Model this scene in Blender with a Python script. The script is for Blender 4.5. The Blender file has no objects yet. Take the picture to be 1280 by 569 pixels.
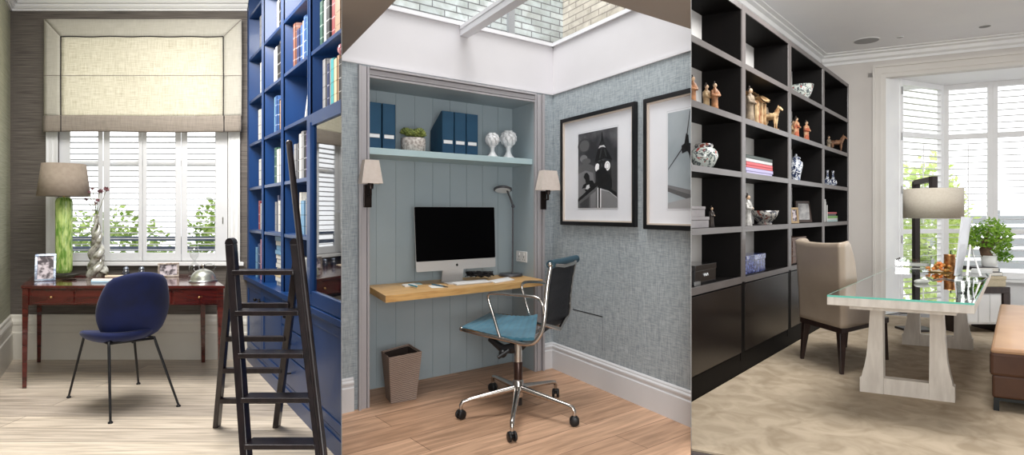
import bpy, bmesh, math, random
from mathutils import Vector, Matrix
random.seed(7)
S = bpy.context.scene
COL = S.collection
PI = math.pi

# ------------------------------------------------------------------ camera
KF = 740.0            # focal length in pixels of a 1280 wide frame
EYE = 1.3             # eye height
HOR = 266.0           # horizon row
cam = bpy.data.cameras.new('camera')
cam.sensor_width = 36.0
cam.lens = 36.0*KF/1280.0
cam.shift_y = -(284.5-HOR)/1280.0
cam.clip_start = 0.05
camo = bpy.data.objects.new('camera', cam)
COL.objects.link(camo)
camo.location = (0, 0, EYE)
camo.rotation_euler = (PI/2, 0, 0)
S.camera = camo

# ------------------------------------------------------------------ world, lights, exposure
S.view_settings.view_transform = 'Standard'
S.view_settings.look = 'None'
S.view_settings.gamma = 1
S.view_settings.use_curve_mapping = False
S.view_settings.exposure = 0.45
W = bpy.data.worlds.new('world'); S.world = W; W.use_nodes = True
bg = W.node_tree.nodes['Background']
bg.inputs[0].default_value = (0.96, 0.98, 1.0, 1)
bg.inputs[1].default_value = 1.8

def area(name, loc, target, size, power, color=(1, 1, 1), size_y=None):
    l = bpy.data.lights.new(name, 'AREA'); l.energy = power; l.color = color
    l.shape = 'RECTANGLE'; l.size = size; l.size_y = size_y or size
    o = bpy.data.objects.new(name, l); COL.objects.link(o)
    o.location = loc
    d = Vector(target)-Vector(loc)
    o.rotation_euler = d.to_track_quat('-Z', 'Y').to_euler()
    return o
area('fill_light_study', (-2.3, 3.5, 3.15), (-2.4, 3.8, 0), 1.3, 92, (1, 0.98, 0.96))  # added fill panel overhead, out of view, lifts the whole study
area('daylight_skylight', (-0.3, 3.6, 5.6), (0.0, 4.2, 0), 1.8, 135, (1, 0.985, 0.96))
area('fill_light_bay_study', (3.0, 4.4, 3.3), (3.3, 4.9, 0), 1.6, 100, (1, 0.985, 0.96))  # added overhead fill for the bay study, stands for no fitting
area('fill_uplight_behind_camera', (0.6, -0.6, 1.4), (2.6, 6, 3.6), 1.6, 80, (1, 0.99, 0.98))  # added fill behind the camera, aimed up to brighten the ceiling
area('fill_light_behind_camera', (0, -0.2, 3.3), (0, 1.8, 0), 3.5, 60, (1, 0.985, 0.97), 1.5)  # added soft fill from behind the camera, not a real fitting

# ------------------------------------------------------------------ plan frames of the three rooms
class Frame:
    def __init__(s, O, u, v):
        s.O = Vector((O[0], O[1], 0)); s.u = Vector((u[0], u[1], 0)).normalized(); s.v = Vector((v[0], v[1], 0)).normalized()
    def W(s, a, b, h): return s.O + s.u*a + s.v*b + Vector((0, 0, h))
    def ab(s, x, y):
        dx, dy = x-s.O.x, y-s.O.y
        det = s.u.x*s.v.y - s.u.y*s.v.x
        return ((dx*s.v.y-dy*s.v.x)/det, (s.u.x*dy-s.u.y*dx)/det)
    def hit(s, px, py, a=None, b=None, h=None):
        d = Vector(((px-640)/KF, 1, -(py-HOR)/KF))
        if h is not None: t = (h-EYE)/d.z
        else:
            a0, b0 = s.ab(0, 0); a1, b1 = s.ab(d.x, d.y)
            t = (a-a0)/(a1-a0) if a is not None else (b-b0)/(b1-b0)
        A, B = s.ab(d.x*t, d.y*t)
        return A, B, EYE+d.z*t
def at(px, py, Y): return Vector(((px-640)/KF*Y, Y, EYE-(py-HOR)/KF*Y))
def at_h(px, py, h):
    Y = (EYE-h)*KF/(py-HOR); return Vector(((px-640)/KF*Y, Y, h))

LF = Frame((-4.457, 5.26), (1, 0), (.677, -1))
MF = Frame((.343, 4.98), (1.282, 1), (.546, -1))
RF = Frame((4.413, 7.758), (1.919, -1), (-.858, -1))
CL, CR = -.2878, .3027
PLANES = {'L': [((CL, 1), -1)], 'M': [((CL, 1), 1), ((CR, 1), -1)], 'R': [((CR, 1), 1)], None: []}
ROOM = None
def setroom(r):
    global ROOM; ROOM = r

# ------------------------------------------------------------------ mesh builder
class MB:
    def __init__(s): s.v = []; s.f = []; s.m = []; s.sm = []
    def add(s, vs, fs, m=0, smooth=False):
        n = len(s.v); s.v += [Vector(p) for p in vs]
        for f in fs: s.f.append([n+i for i in f]); s.m.append(m); s.sm.append(smooth)
        return s
    def hexa(s, p, m=0):
        return s.add(p, [(0, 3, 2, 1), (4, 5, 6, 7), (0, 1, 5, 4), (1, 2, 6, 5), (2, 3, 7, 6), (3, 0, 4, 7)], m)
    def box(s, fr, a0, a1, b0, b1, h0, h1, m=0):
        q = [(a0, b0), (a1, b0), (a1, b1), (a0, b1)]
        return s.hexa([fr.W(a, b, h0) for a, b in q]+[fr.W(a, b, h1) for a, b in q], m)
    def bx(s, x0, x1, y0, y1, z0, z1, m=0, M=None):
        p = [Vector(c) for c in ((x0, y0, z0), (x1, y0, z0), (x1, y1, z0), (x0, y1, z0), (x0, y0, z1), (x1, y0, z1), (x1, y1, z1), (x0, y1, z1))]
        if M is not None: p = [M @ c for c in p]
        return s.hexa(p, m)
    def ext(s, A, B, m=0, smooth=False):
        n = len(A)
        s.add(list(A)+list(B), [list(range(n)), [n+i for i in reversed(range(n))]], m)
        return s.add(list(A)+list(B), [(i, (i+1) % n, n+(i+1) % n, n+i) for i in range(n)], m, smooth)
    def tube(s, pts, r, n=8, m=0, caps=True, flat=None):
        pts = [Vector(p) for p in pts]; k = len(pts)
        rs = r if isinstance(r, (list, tuple)) else [r]*k
        vs = []; up = None
        for i in range(k):
            d = (pts[min(i+1, k-1)]-pts[max(i-1, 0)]).normalized()
            if up is None: up = Vector((0, 0, 1)) if abs(d.z) < .9 else Vector((0, 1, 0))
            side = d.cross(up)
            if side.length < 1e-5: side = d.cross(Vector((1, 0, 0)))
            side.normalize(); up = side.cross(d).normalized()
            for j in range(n):
                t = 2*PI*(j+.5)/n
                vs.append(pts[i]+side*math.cos(t)*rs[i]+up*math.sin(t)*rs[i]*(flat or 1))
        fs = [(i*n+j, i*n+(j+1) % n, (i+1)*n+(j+1) % n, (i+1)*n+j) for i in range(k-1) for j in range(n)]
        s.add(vs, fs, m, n > 4)
        if caps: s.add(vs[:n], [list(reversed(range(n)))], m); s.add(vs[-n:], [list(range(n))], m)
        return s
    def lathe(s, c, prof, n=24, m=0, caps=True, M=None, rib=0, ribn=0, twist=0):
        c = Vector(c); vs = []
        for (r, z) in prof:
            for j in range(n):
                t = 2*PI*j/n
                rr = r*(1+rib*math.cos(ribn*t+twist*z)) if ribn else r
                p = Vector((rr*math.cos(t), rr*math.sin(t), z))
                vs.append((M @ p if M is not None else p)+c)
        k = len(prof)
        fs = [(i*n+j, i*n+(j+1) % n, (i+1)*n+(j+1) % n, (i+1)*n+j) for i in range(k-1) for j in range(n)]
        s.add(vs, fs, m, True)
        if caps: s.add(vs[:n], [list(reversed(range(n)))], m); s.add(vs[-n:], [list(range(n))], m)
        return s
    def ball(s, c, r, n=12, m=0, M=None, k=8):
        if not isinstance(r, (tuple, list)): r = (r, r, r)
        c = Vector(c); vs = []
        for i in range(k+1):
            ph = -PI/2+PI*i/k
            for j in range(n):
                t = 2*PI*j/n
                p = Vector((r[0]*math.cos(ph)*math.cos(t), r[1]*math.cos(ph)*math.sin(t), r[2]*math.sin(ph)))
                vs.append((M @ p if M is not None else p)+c)
        fs = [(i*n+j, i*n+(j+1) % n, (i+1)*n+(j+1) % n, (i+1)*n+j) for i in range(k) for j in range(n)]
        return s.add(vs, fs, m, True)
    def grid(s, fn, nu, nv, m=0, smooth=True, closed=False):
        vs = [fn(i/nu, j/nv) for i in range(nu+1) for j in range(nv+1)]
        fs = [(i*(nv+1)+j, (i+1)*(nv+1)+j, (i+1)*(nv+1)+j+1, i*(nv+1)+j+1) for i in range(nu) for j in range(nv)]
        return s.add(vs, fs, m, smooth)
    def leaf(s, c, size, d=None, m=0):
        d = d or Vector((random.gauss(0, 1), random.gauss(0, 1), random.gauss(0, .7))).normalized()
        sd = d.cross(Vector((random.gauss(0, 1), random.gauss(0, 1), random.gauss(0, 1)))).normalized()
        c = Vector(c)
        return s.add([c, c+d*size*.5+sd*size*.28, c+d*size, c+d*size*.5-sd*size*.28], [(0, 1, 2, 3)], m)

def clip(me, planes):
    for (dx, dy), sgn in planes:
        n = Vector((dy, -dx, 0)).normalized()*sgn      # points to the side that is kept
        if all(v.co.dot(n) > .001 for v in me.vertices): continue
        bm = bmesh.new(); bm.from_mesh(me)
        g = bmesh.ops.bisect_plane(bm, geom=bm.verts[:]+bm.edges[:]+bm.faces[:], plane_co=n*.002, plane_no=n, clear_inner=True, clear_outer=False)
        ed = [e for e in g['geom_cut'] if isinstance(e, bmesh.types.BMEdge)]
        try: bmesh.ops.edgenet_fill(bm, edges=ed)
        except Exception: pass
        bm.to_mesh(me); bm.free()

INFO = {}
def thing(name, label, cat, loc, rz=0, group=None):
    o = bpy.data.objects.new(name, None); COL.objects.link(o)
    o.empty_display_size = .05
    o.location = loc; o.rotation_euler = (0, 0, rz)
    o['label'] = label; o['category'] = cat
    if group: o['group'] = group
    INFO[o.name] = Matrix.Translation(Vector(loc)) @ Matrix.Rotation(rz, 4, 'Z')
    return o
def part(name, mb, mats, parent=None, bevel=0, sub=0, local=False, label=None, solid=0, cut=True, weld=False):
    me = bpy.data.meshes.new(name)
    me.from_pydata([tuple(v) for v in mb.v], [], mb.f)
    if not isinstance(mats, (list, tuple)): mats = [mats]
    for m in mats: me.materials.append(m)
    for i, p in enumerate(me.polygons): p.material_index = min(mb.m[i], len(mats)-1); p.use_smooth = mb.sm[i]
    root = INFO.get(parent.name, Matrix()) if parent else Matrix()
    if local: me.transform(root)
    if weld or sub:
        bm = bmesh.new(); bm.from_mesh(me); bmesh.ops.remove_doubles(bm, verts=bm.verts, dist=1e-5); bm.to_mesh(me); bm.free()
    if cut and ROOM: clip(me, PLANES[ROOM])
    if parent: me.transform(root.inverted())
    bm = bmesh.new(); bm.from_mesh(me); bmesh.ops.recalc_face_normals(bm, faces=bm.faces) ; bm.to_mesh(me); bm.free()
    o = bpy.data.objects.new(name, me); COL.objects.link(o)
    if parent: o.parent = parent; INFO[o.name] = root
    if solid: md = o.modifiers.new('solid', 'SOLIDIFY'); md.thickness = solid; md.offset = 0
    if sub: md = o.modifiers.new('sub', 'SUBSURF'); md.levels = sub; md.render_levels = sub
    if bevel: md = o.modifiers.new('bevel', 'BEVEL'); md.width = bevel; md.segments = 2; md.limit_method = 'ANGLE'; md.angle_limit = .7
    if label: o['label'] = label
    return o
def struct(name, mb, mats, parent=None, **k):
    o = part(name, mb, mats, parent, **k)
    if not parent: o['kind'] = 'structure'
    return o
def single(name, label, cat, mb, mats, group=None, **k):
    """a thing that is one mesh, origin at its base"""
    cx = sum(v.x for v in mb.v)/len(mb.v); cy = sum(v.y for v in mb.v)/len(mb.v); cz = min(v.z for v in mb.v)
    o = part(name, mb, mats, None, **k)
    o.data.transform(Matrix.Translation((-cx, -cy, -cz))); o.location = (cx, cy, cz)
    o['label'] = label; o['category'] = cat
    if group: o['group'] = group
    return o
def rz(a): return Matrix.Rotation(a, 4, 'Z')
def lt(loc, a=0, rx=0, ry=0): return Matrix.Translation(Vector(loc)) @ Matrix.Rotation(a, 4, 'Z') @ Matrix.Rotation(rx, 4, 'X') @ Matrix.Rotation(ry, 4, 'Y')

# ------------------------------------------------------------------ materials
def sr(r, g, b):
    f = lambda c: (c/255/12.92) if c/255 <= .04045 else ((c/255+.055)/1.055)**2.4
    return (f(r), f(g), f(b), 1)
def mat(name, c, rough=.5, metal=0, c2=None, sc=(1, 1, 1), ns=5, det=3, lo=.35, hi=.65, bump=0, coat=0, rot=0, kind='noise', trans=0, sheen=0, spec=.5, transl=0, ior=1.45, dist=0):
    m = bpy.data.materials.new(name); m.use_nodes = True
    nt = m.node_tree; N = nt.nodes; Lk = nt.links; b = N['Principled BSDF']
    b.inputs['Base Color'].default_value = c; b.inputs['Roughness'].default_value = rough
    b.inputs['Metallic'].default_value = metal; b.inputs['Coat Weight'].default_value = coat; b.inputs['Coat Roughness'].default_value = .08
    b.inputs['Transmission Weight'].default_value = trans; b.inputs['IOR'].default_value = ior
    b.inputs['Sheen Weight'].default_value = sheen; b.inputs['Specular IOR Level'].default_value = spec
    if c2 or bump:
        tc = N.new('ShaderNodeTexCoord'); mp = N.new('ShaderNodeMapping'); mp.inputs['Scale'].default_value = sc
        mp0 = N.new('ShaderNodeMapping'); mp0.inputs['Rotation'].default_value = (0, 0, rot)
        Lk.new(tc.outputs['Object'], mp0.inputs[0]); Lk.new(mp0.outputs[0], mp.inputs[0])
        if kind == 'noise':
            t = N.new('ShaderNodeTexNoise'); t.inputs['Scale'].default_value = ns; t.inputs['Detail'].default_value = det; t.inputs['Distortion'].default_value = dist; out = t.outputs[0]
        elif kind == 'voronoi':
            t = N.new('ShaderNodeTexVoronoi'); t.inputs['Scale'].default_value = ns; out = t.outputs['Distance']
        elif kind == 'wave':
            t = N.new('ShaderNodeTexWave'); t.inputs['Scale'].default_value = ns; t.inputs['Distortion'].default_value = dist; t.bands_direction = 'Z'; out = t.outputs[0]
        elif kind == 'weave':
            t = N.new('ShaderNodeTexNoise'); t.inputs['Scale'].default_value = ns; t.inputs['Detail'].default_value = det
            t2 = N.new('ShaderNodeTexNoise'); t2.inputs['Scale'].default_value = ns; t2.inputs['Detail'].default_value = det
            mp2 = N.new('ShaderNodeMapping'); mp2.inputs['Scale'].default_value = (sc[2], sc[1], sc[0]); Lk.new(mp0.outputs[0], mp2.inputs[0]); Lk.new(mp2.outputs[0], t2.inputs[0])
            ad = N.new('ShaderNodeMath'); ad.operation = 'ADD'; Lk.new(t.outputs[0], ad.inputs[0]); Lk.new(t2.outputs[0], ad.inputs[1])
            hf = N.new('ShaderNodeMath'); hf.operation = 'MULTIPLY'; hf.inputs[1].default_value = .5; Lk.new(ad.outputs[0], hf.inputs[0]); out = hf.outputs[0]
        Lk.new(mp.outputs[0], t.inputs[0])
        if c2:
            r = N.new('ShaderNodeValToRGB'); r.color_ramp.elements[0].position = lo; r.color_ramp.elements[1].position = hi
            r.color_ramp.elements[0].color = c; r.color_ramp.elements[1].color = c2
            Lk.new(out, r.inputs[0]); Lk.new(r.outputs[0], b.inputs['Base Color'])
        if bump:
            bp = N.new('ShaderNodeBump'); bp.inputs['Strength'].default_value = bump; bp.inputs['Distance'].default_value = .005
            Lk.new(out, bp.inputs['Height']); Lk.new(bp.outputs[0], b.inputs['Normal'])
    if transl:
        tr = N.new('ShaderNodeBsdfTranslucent'); mx = N.new('ShaderNodeMixShader'); mx.inputs[0].default_value = transl
        if c2: Lk.new(r.outputs[0], tr.inputs[0])
        else: tr.inputs[0].default_value = c
        Lk.new(b.outputs[0], mx.inputs[1]); Lk.new(tr.outputs[0], mx.inputs[2]); Lk.new(mx.outputs[0], N['Material Output'].inputs[0])
    return m
def pane_mat(name, tint=(1, 1, 1, 1), rough=0.0, boost=1.0):
    m = bpy.data.materials.new(name); m.use_nodes = True
    nt = m.node_tree; N = nt.nodes; Lk = nt.links; N.remove(N['Principled BSDF'])
    t = N.new('ShaderNodeBsdfTransparent'); t.inputs[0].default_value = tint
    g = N.new('ShaderNodeBsdfGlossy'); g.inputs['Roughness'].default_value = rough
    fr = N.new('ShaderNodeFresnel'); fr.inputs[0].default_value = 1.5
    k = N.new('ShaderNodeMath'); k.operation = 'MULTIPLY'; k.inputs[1].default_value = boost; k.use_clamp = True
    ge = N.new('ShaderNodeNewGeometry'); iv = N.new('ShaderNodeMath'); iv.operation = 'SUBTRACT'; iv.inputs[0].default_value = 1; Lk.new(ge.outputs['Backfacing'], iv.inputs[1])
    k2 = N.new('ShaderNodeMath'); k2.operation = 'MULTIPLY'
    mx = N.new('ShaderNodeMixShader'); Lk.new(fr.outputs[0], k.inputs[0]); Lk.new(k.outputs[0], k2.inputs[0]); Lk.new(iv.outputs[0], k2.inputs[1]); Lk.new(k2.outputs[0], mx.inputs[0])
    Lk.new(t.outputs[0], mx.inputs[1]); Lk.new(g.outputs[0], mx.inputs[2]); Lk.new(mx.outputs[0], N['Material Output'].inputs[0])
    return m
def plank_mat(name, c1, c2, line, rot, length, width, rough, grain=(1, 25, 1)):
    m = bpy.data.materials.new(name); m.use_nodes = True
    nt = m.node_tree; N = nt.nodes; Lk = nt.links; b = N['Principled BSDF']; b.inputs['Roughness'].default_value = rough
    tc = N.new('ShaderNodeTexCoord'); mp = N.new('ShaderNodeMapping'); mp.inputs['Rotation'].default_value = (0, 0, rot)
    Lk.new(tc.outputs['Object'], mp.inputs[0])
    br = N.new('ShaderNodeTexBrick'); br.offset = .37; br.inputs['Scale'].default_value = 1; br.inputs['Mortar Size'].default_value = .0022
    br.inputs['Brick Width'].default_value = length; br.inputs['Row Height'].default_value = width; br.inputs['Bias'].default_value = 0
    br.inputs['Color1'].default_value = c1; br.inputs['Color2'].default_value = c2; br.inputs['Mortar'].default_value = line
    Lk.new(mp.outputs[0], br.inputs[0])
    gm = N.new('ShaderNodeMapping'); gm.inputs['Scale'].default_value = grain; Lk.new(mp.outputs[0], gm.inputs[0])
    n = N.new('ShaderNodeTexNoise'); n.inputs['Scale'].default_value = 3; n.inputs['Detail'].default_value = 6; n.inputs['Distortion'].default_value = .6; Lk.new(gm.outputs[0], n.inputs[0])
    r = N.new('ShaderNodeValToRGB'); r.color_ramp.elements[0].position = .3; r.color_ramp.elements[1].position = .7
    r.color_ramp.elements[0].color = (.6, .58, .55, 1); r.color_ramp.elements[1].color = (1.12, 1.12, 1.12, 1); Lk.new(n.outputs[0], r.inputs[0])
    mx = N.new('ShaderNodeMix'); mx.data_type = 'RGBA'; mx.blend_type = 'MULTIPLY'; mx.inputs[0].default_value = 1
    Lk.new(br.outputs[0], mx.inputs[6]); Lk.new(r.outputs[0], mx.inputs[7]); Lk.new(mx.outputs[2], b.inputs['Base Color'])
    return m
def brick_mat(name, c1, c2, mortar, rot):
    m = plank_mat(name, c1, c2, mortar, 0, .21, .052, .9, (3, 3, 3))
    N = m.node_tree.nodes
    for n in N:
        if n.bl_idname == 'ShaderNodeTexBrick': n.inputs['Mortar Size'].default_value = .005; n.offset = .5
    # the brick courses lie in the plane (distance along the wall, height)
    mp = [n for n in N if n.bl_idname == 'ShaderNodeMapping' and n.inputs['Rotation'].default_value[2] == 0][0]
    tc = [n for n in N if n.bl_idname == 'ShaderNodeTexCoord'][0]
    first = N.new('ShaderNodeMapping'); first.inputs['Rotation'].default_value = (0, 0, -rot)
    sx = N.new('ShaderNodeSeparateXYZ'); cx = N.new('ShaderNodeCombineXYZ')
    Lk = m.node_tree.links
    for l in list(Lk):
        if l.from_node == tc: Lk.remove(l)
    Lk.new(tc.outputs['Object'], first.inputs[0]); Lk.new(first.outputs[0], sx.inputs[0])
    Lk.new(sx.outputs[0], cx.inputs[0]); Lk.new(sx.outputs[2], cx.inputs[1])
    br = [n for n in N if n.bl_idname == 'ShaderNodeTexBrick'][0]
    for l in list(Lk):
        if l.to_node == br and l.to_socket == br.inputs[0]: Lk.remove(l)
    Lk.new(cx.outputs[0], br.inputs[0])
    for n in N:
        if n.bl_idname == 'ShaderNodeMapping' and n is not first and not n.inputs[0].is_linked: Lk.new(tc.outputs['Object'], n.inputs[0])
    return m
def china_mat(name, base, spots, scale=40, thr=.33):
    """glazed porcelain with painted motifs: list of (colour, scale, threshold)"""
    m = bpy.data.materials.new(name); m.use_nodes = True
    nt = m.node_tree; N = nt.nodes; Lk = nt.links; b = N['Principled BSDF']
    b.inputs['Roughness'].default_value = .18; b.inputs['Coat Weight'].default_value = .5
    tc = N.new('ShaderNodeTexCoord'); prev = None
    for i, (c, s, t) in enumerate(spots):
        mp = N.new('ShaderNodeMapping'); mp.inputs['Location'].default_value = (i*3.1, i*1.7, i); Lk.new(tc.outputs['Object'], mp.inputs[0])
        n = N.new('ShaderNodeTexNoise'); n.inputs['Scale'].default_value = s; n.inputs['Detail'].default_value = 2; n.inputs['Distortion'].default_value = 1.2; Lk.new(mp.outputs[0], n.inputs[0])
        g = N.new('ShaderNodeMath'); g.operation = 'GREATER_THAN'; g.inputs[1].default_value = t; Lk.new(n.outputs[0], g.inputs[0])
        x = N.new('ShaderNodeMix'); x.data_type = 'RGBA'; Lk.new(g.outputs[0], x.inputs[0])
        if prev: Lk.new(prev, x.inputs[6])
        else: x.inputs[6].default_value = base
        x.inputs[7].default_value = c; prev = x.outputs[2]
    Lk.new(prev, b.inputs['Base Color'])
    return m

white = mat('white_paint', sr(226, 226, 226), .45, c2=sr(232, 232, 230), ns=3)
black_metal = mat('black_metal', sr(24, 24, 26), .4, 0)
chrome = mat('chrome', sr(205, 205, 205), .16, 1)
steel = mat('brushed_steel', sr(170, 170, 170), .35, 1)
clear_pane = pane_mat('clear_pane')
paper = mat('paper', sr(228, 226, 220), .8, c2=sr(212, 210, 204), ns=60, sc=(1, 1, 6))
# ================================================================== ground and the two partitions
ground = mat('ground_stone', sr(150, 150, 145), .9, c2=sr(130, 132, 125), ns=2)
struct('trim_1', MB().bx(-14, 16, 2, 16, -.6, -.4), ground)
plaster = mat('partition_plaster', sr(150, 150, 150), .8, c2=sr(158, 158, 156), ns=4)
def partition(name, c, y0, y1, h):
    n = Vector((1, -c, 0)).normalized()*.0016
    d0, d1 = Vector((c*y0, y0, 0)), Vector((c*y1, y1, 0))
    q = [d0-n, d0+n, d1+n, d1-n]
    struct(name, MB().hexa([p+Vector((0, 0, -.1)) for p in q]+[p+Vector((0, 0, h)) for p in q]), plaster)
struct('ceiling_entrance', MB().bx(-6.5, 8, -1.6, 3.0, 3.42, 3.5), plaster)
struct('wall_behind', MB().bx(-6.5, 8, -1.7, -1.6, -.1, 3.5), plaster)
struct('wall_side', MB().bx(-6.5, -6.4, -1.6, 2.6, -.1, 3.5), plaster)
struct('wall_side_far', MB().bx(7.9, 8, -1.6, 2.6, -.1, 3.5), plaster)
struct('floor_entrance', MB().bx(-6.5, 8, -1.6, 2.55, -.1, 0), mat('entrance_floor', sr(170, 160, 148), .6, c2=sr(160, 150, 138), ns=3))
partition('wall_partition', CL, 2.95, 4.3, 3.3)
partition('wall_partition_far', CR, 3.3, 4.9, 3.4)

# ================================================================== LEFT ROOM: blue library study
setroom('L')
F = LF
grass = mat('dark_grasscloth', sr(72, 66, 62), .75, c2=sr(116, 109, 102), sc=(1.2, 1.2, 90), ns=3, det=4, bump=.25)
grassl = mat('lit_side_grasscloth', sr(150, 150, 128), .7, c2=sr(178, 178, 156), sc=(1.2, 1.2, 90), ns=3, bump=.25)  # light falling on the side wall put into a paler, greener colour
pine = plank_mat('bleached_pine_boards', sr(232, 218, 198), sr(190, 178, 164), sr(120, 104, 88), 0, 3.1, .21, .34, (.9, 14, 1))
cream = mat('cream_woodwork', sr(216, 212, 202), .45, c2=sr(222, 218, 208), ns=3)

struct('floor_study', MB().bx(-5.2, -.5, 2.55, 5.4, -.1, 0), pine)
struct('ceiling_study', MB().bx(-4.6, -.8, 3.0, 5.4, 3.26, 3.36), white)
a0 = F.hit(73, 300, b=0)[0]; a1 = F.hit(285, 300, b=0)[0]
hb = F.hit(73, 327, b=0)[2]; ht = F.hit(73, 40, b=0)[2]
AE = 2.6
mb = MB()
mb.box(F, -.15, a0, -.14, 0, 0, 3.26); mb.box(F, a1, AE, -.14, 0, 0, 3.26)
mb.box(F, a0, a1, -.14, 0, 0, hb); mb.box(F, a0, a1, -.14, 0, ht, 3.26)
struct('wall_back', mb, grass)
struct('wall_left', MB().box(F, -.15, 0, 0, 2.2, 0, 3.26), grassl)
def profile_run(fr, prof, along, c0, c1, flip=None):
    """extrude a profile (out from wall, height) along the wall; along 'a' = on wall b=0, 'b' = on wall a=const"""
    if along == 'a': A = [fr.W(c0, d, h) for d, h in prof]; B = [fr.W(c1, d, h) for d, h in prof]
    else: s, k = flip; A = [fr.W(k+s*d, c0, h) for d, h in prof]; B = [fr.W(k+s*d, c1, h) for d, h in prof]
    return MB().ext(A, B)
skirt = [(0, 0), (.028, 0), (.028, .235), (.02, .245), (.02, .30), (.026, .31), (.026, .335), (.014, .36), (.014, .385), (.004, .397), (0, .397)]
struct('baseboard_back', profile_run(F, skirt, 'a', 0, 2.1), cream)
struct('baseboard_left', profile_run(F, skirt, 'b', 0, 2.2, (1, 0)), cream)
corn = [(0, 3.09), (.02, 3.09), (.02, 3.105), (.035, 3.11), (.05, 3.125), (.05, 3.14), (.075, 3.145), (.085, 3.165), (.085, 3.18), (.12, 3.19), (.16, 3.25), (0, 3.26)]
struct('trim_2', profile_run(F, corn, 'a', 0, 2.1), white)
struct('trim_3', profile_run(F, corn, 'b', 0, 2.2, (1, 0)), white)

# ---- window: casing, sill, sash, pane
w = struct('window_1', MB().box(F, a0-.01, a0+.045, -.13, -.09, hb, ht).box(F, a1-.045, a1+.01, -.13, -.09, hb, ht).box(F, a0, a1, -.13, -.09, hb, hb+.06)
      .box(F, a0, a1, -.13, -.09, 1.72, 1.77).box(F, (a0+a1)/2-.02, (a0+a1)/2+.02, -.13, -.09, hb, ht), white)
struct('pane', MB().box(F, a0, a1, -.115, -.11, hb, ht), clear_pane, w)
mb = MB()
for (x0, x1) in ((57.5, 72.5), (285, 299.5)):
    c0 = F.hit(x0, 300, b=0)[0]; c1 = F.hit(x1, 300, b=0)[0]; d = (c1-c0)/7
    mb.box(F, c0, c1, 0, .018, hb-.03, ht+.06)
    for i in (0, 2, 3, 5, 6): mb.box(F, c0+i*d+.002, c0+(i+1)*d-.003, .018, .026+.006*(i in (0, 6)), hb-.03, ht+.06)
struct('window_casing', mb, white, w)
struct('window_sill', MB().box(F, a0-.14, a1+.13, -.06, .05, hb-.035, hb-.002), white, w, bevel=.004)

# ---- four louvred shutter panels
shut = mat('shutter_paint', sr(214, 215, 217), .4, c2=sr(208, 209, 211), ns=3)
P4 = [(74, 88, 122.5, 128.7, 'the one half hidden by the green lamp'), (129.3, 137.5, 173, 177.7, 'directly behind the dried flowers'), (178.3, 183.5, 219, 226.2, 'behind the blue chair back, beside the bookcase-side panel'), (226.8, 234, 269, 284, 'the one with the broad hinged stile behind the silver dome')]
for k, (x0, x1, x2, x3, wh) in enumerate(P4):
    A = [F.hit(x, 300, b=-.035)[0] for x in (x0, x1, x2, x3)]
    h0 = hb+.002; h1 = F.hit(100, 316, b=-.035)[2]; h2 = 2.05; h3 = h2+.07
    t = thing('window_shutter', 'white louvred window shutter panel, '+wh, 'shutter', F.W(A[0], -.035, h0), group='louvred shutters in the study window')
    part('shutter_frame', MB().box(F, A[0], A[1], -.05, -.02, h0, h3).box(F, A[2], A[3], -.05, -.02, h0, h3).box(F, A[1], A[2], -.05, -.02, h0, h1).box(F, A[1], A[2], -.05, -.02, h2, h3), shut, t, bevel=.002)
    n = int((h2-h1)/.0505)
    for i in range(n):
        h = h1+.025+i*.0505
        p = [F.W(a, -.035+b_, h+b_*.16+e) for e in (-.002, .002) for a, b_ in ((A[1], -.022), (A[2], -.022), (A[2], .022), (A[1], .022))]
        part('louvre', MB().hexa(p), shut, t)
    if k == 3:
        part('hinge', MB().box(F, A[2]+.06, A[2]+.07, -.02, -.016, 1.20, 1.26), steel, t, label='small steel hinge')

# ---- roman blind
linen = mat('cream_linen', sr(240, 236, 222), .9, c2=sr(190, 183, 158), sc=(3, 3, 60), ns=3.2, det=5, lo=.42, hi=.72, kind='weave', transl=.5)
linen_b = mat('cream_linen_border', sr(206, 202, 190), .9, c2=sr(178, 174, 160), sc=(3, 3, 60), ns=3.2, det=5, lo=.4, hi=.8, kind='weave', transl=.25)
linen_h = mat('grey_linen_hem', sr(150, 140, 130), .9, c2=sr(126, 118, 108), sc=(3, 3, 60), ns=3.2, det=5, kind='weave')
ribbon = mat('dark_ribbon', sr(38, 34, 34), .8)
BB = .065
def bl(px, py, b=BB): q = F.hit(px, py, b=b); return q[0], q[2]
la, lh0 = bl(55, 145); ra, lh1 = bl(302, 24)
bt = thing('roman_blind', 'cream linen roman blind with dark ribbon border, lowered over the shuttered window', 'blind', F.W(la, BB, lh0-.15))
ia, ih = bl(76, 46); ja, _ = bl(279, 46)
fold = bl(100, 95)[1]
def billow(a, h):
    t = (h-lh0)/(lh1-lh0); s = (a-la)/(ra-la)
    return BB+.006*math.sin(s*9+1)*math.sin(t*7)+.010*math.exp(-((h-fold)/.02)**2)+.012*(1-t)*math.sin(t*3)
def sheet(A0, A1, H0, H1, nu=30, nv=24, off=0): return lambda i, j: F.W(A0+(A1-A0)*i, billow(A0+(A1-A0)*i, H0+(H1-H0)*j)+off, H0+(H1-H0)*j)
part('centre_panel', MB().grid(sheet(ia, ja, lh0, ih), 30, 30), linen, bt, solid=.004)
def mitre(c, off=0):   # strip of border between two inner and two outer corners
    return lambda i, j: (lambda a, h: F.W(a, billow(a, h)+off, h))((c[0][0]*(1-i)+c[1][0]*i)*(1-j)+(c[3][0]*(1-i)+c[2][0]*i)*j, (c[0][1]*(1-i)+c[1][1]*i)*(1-j)+(c[3][1]*(1-i)+c[2][1]*i)*j)
part('border', MB().grid(mitre([(ia, lh0), (ia, ih), (la, lh1), (la, lh0)]), 30, 4), linen_b, bt, solid=.004)
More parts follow.
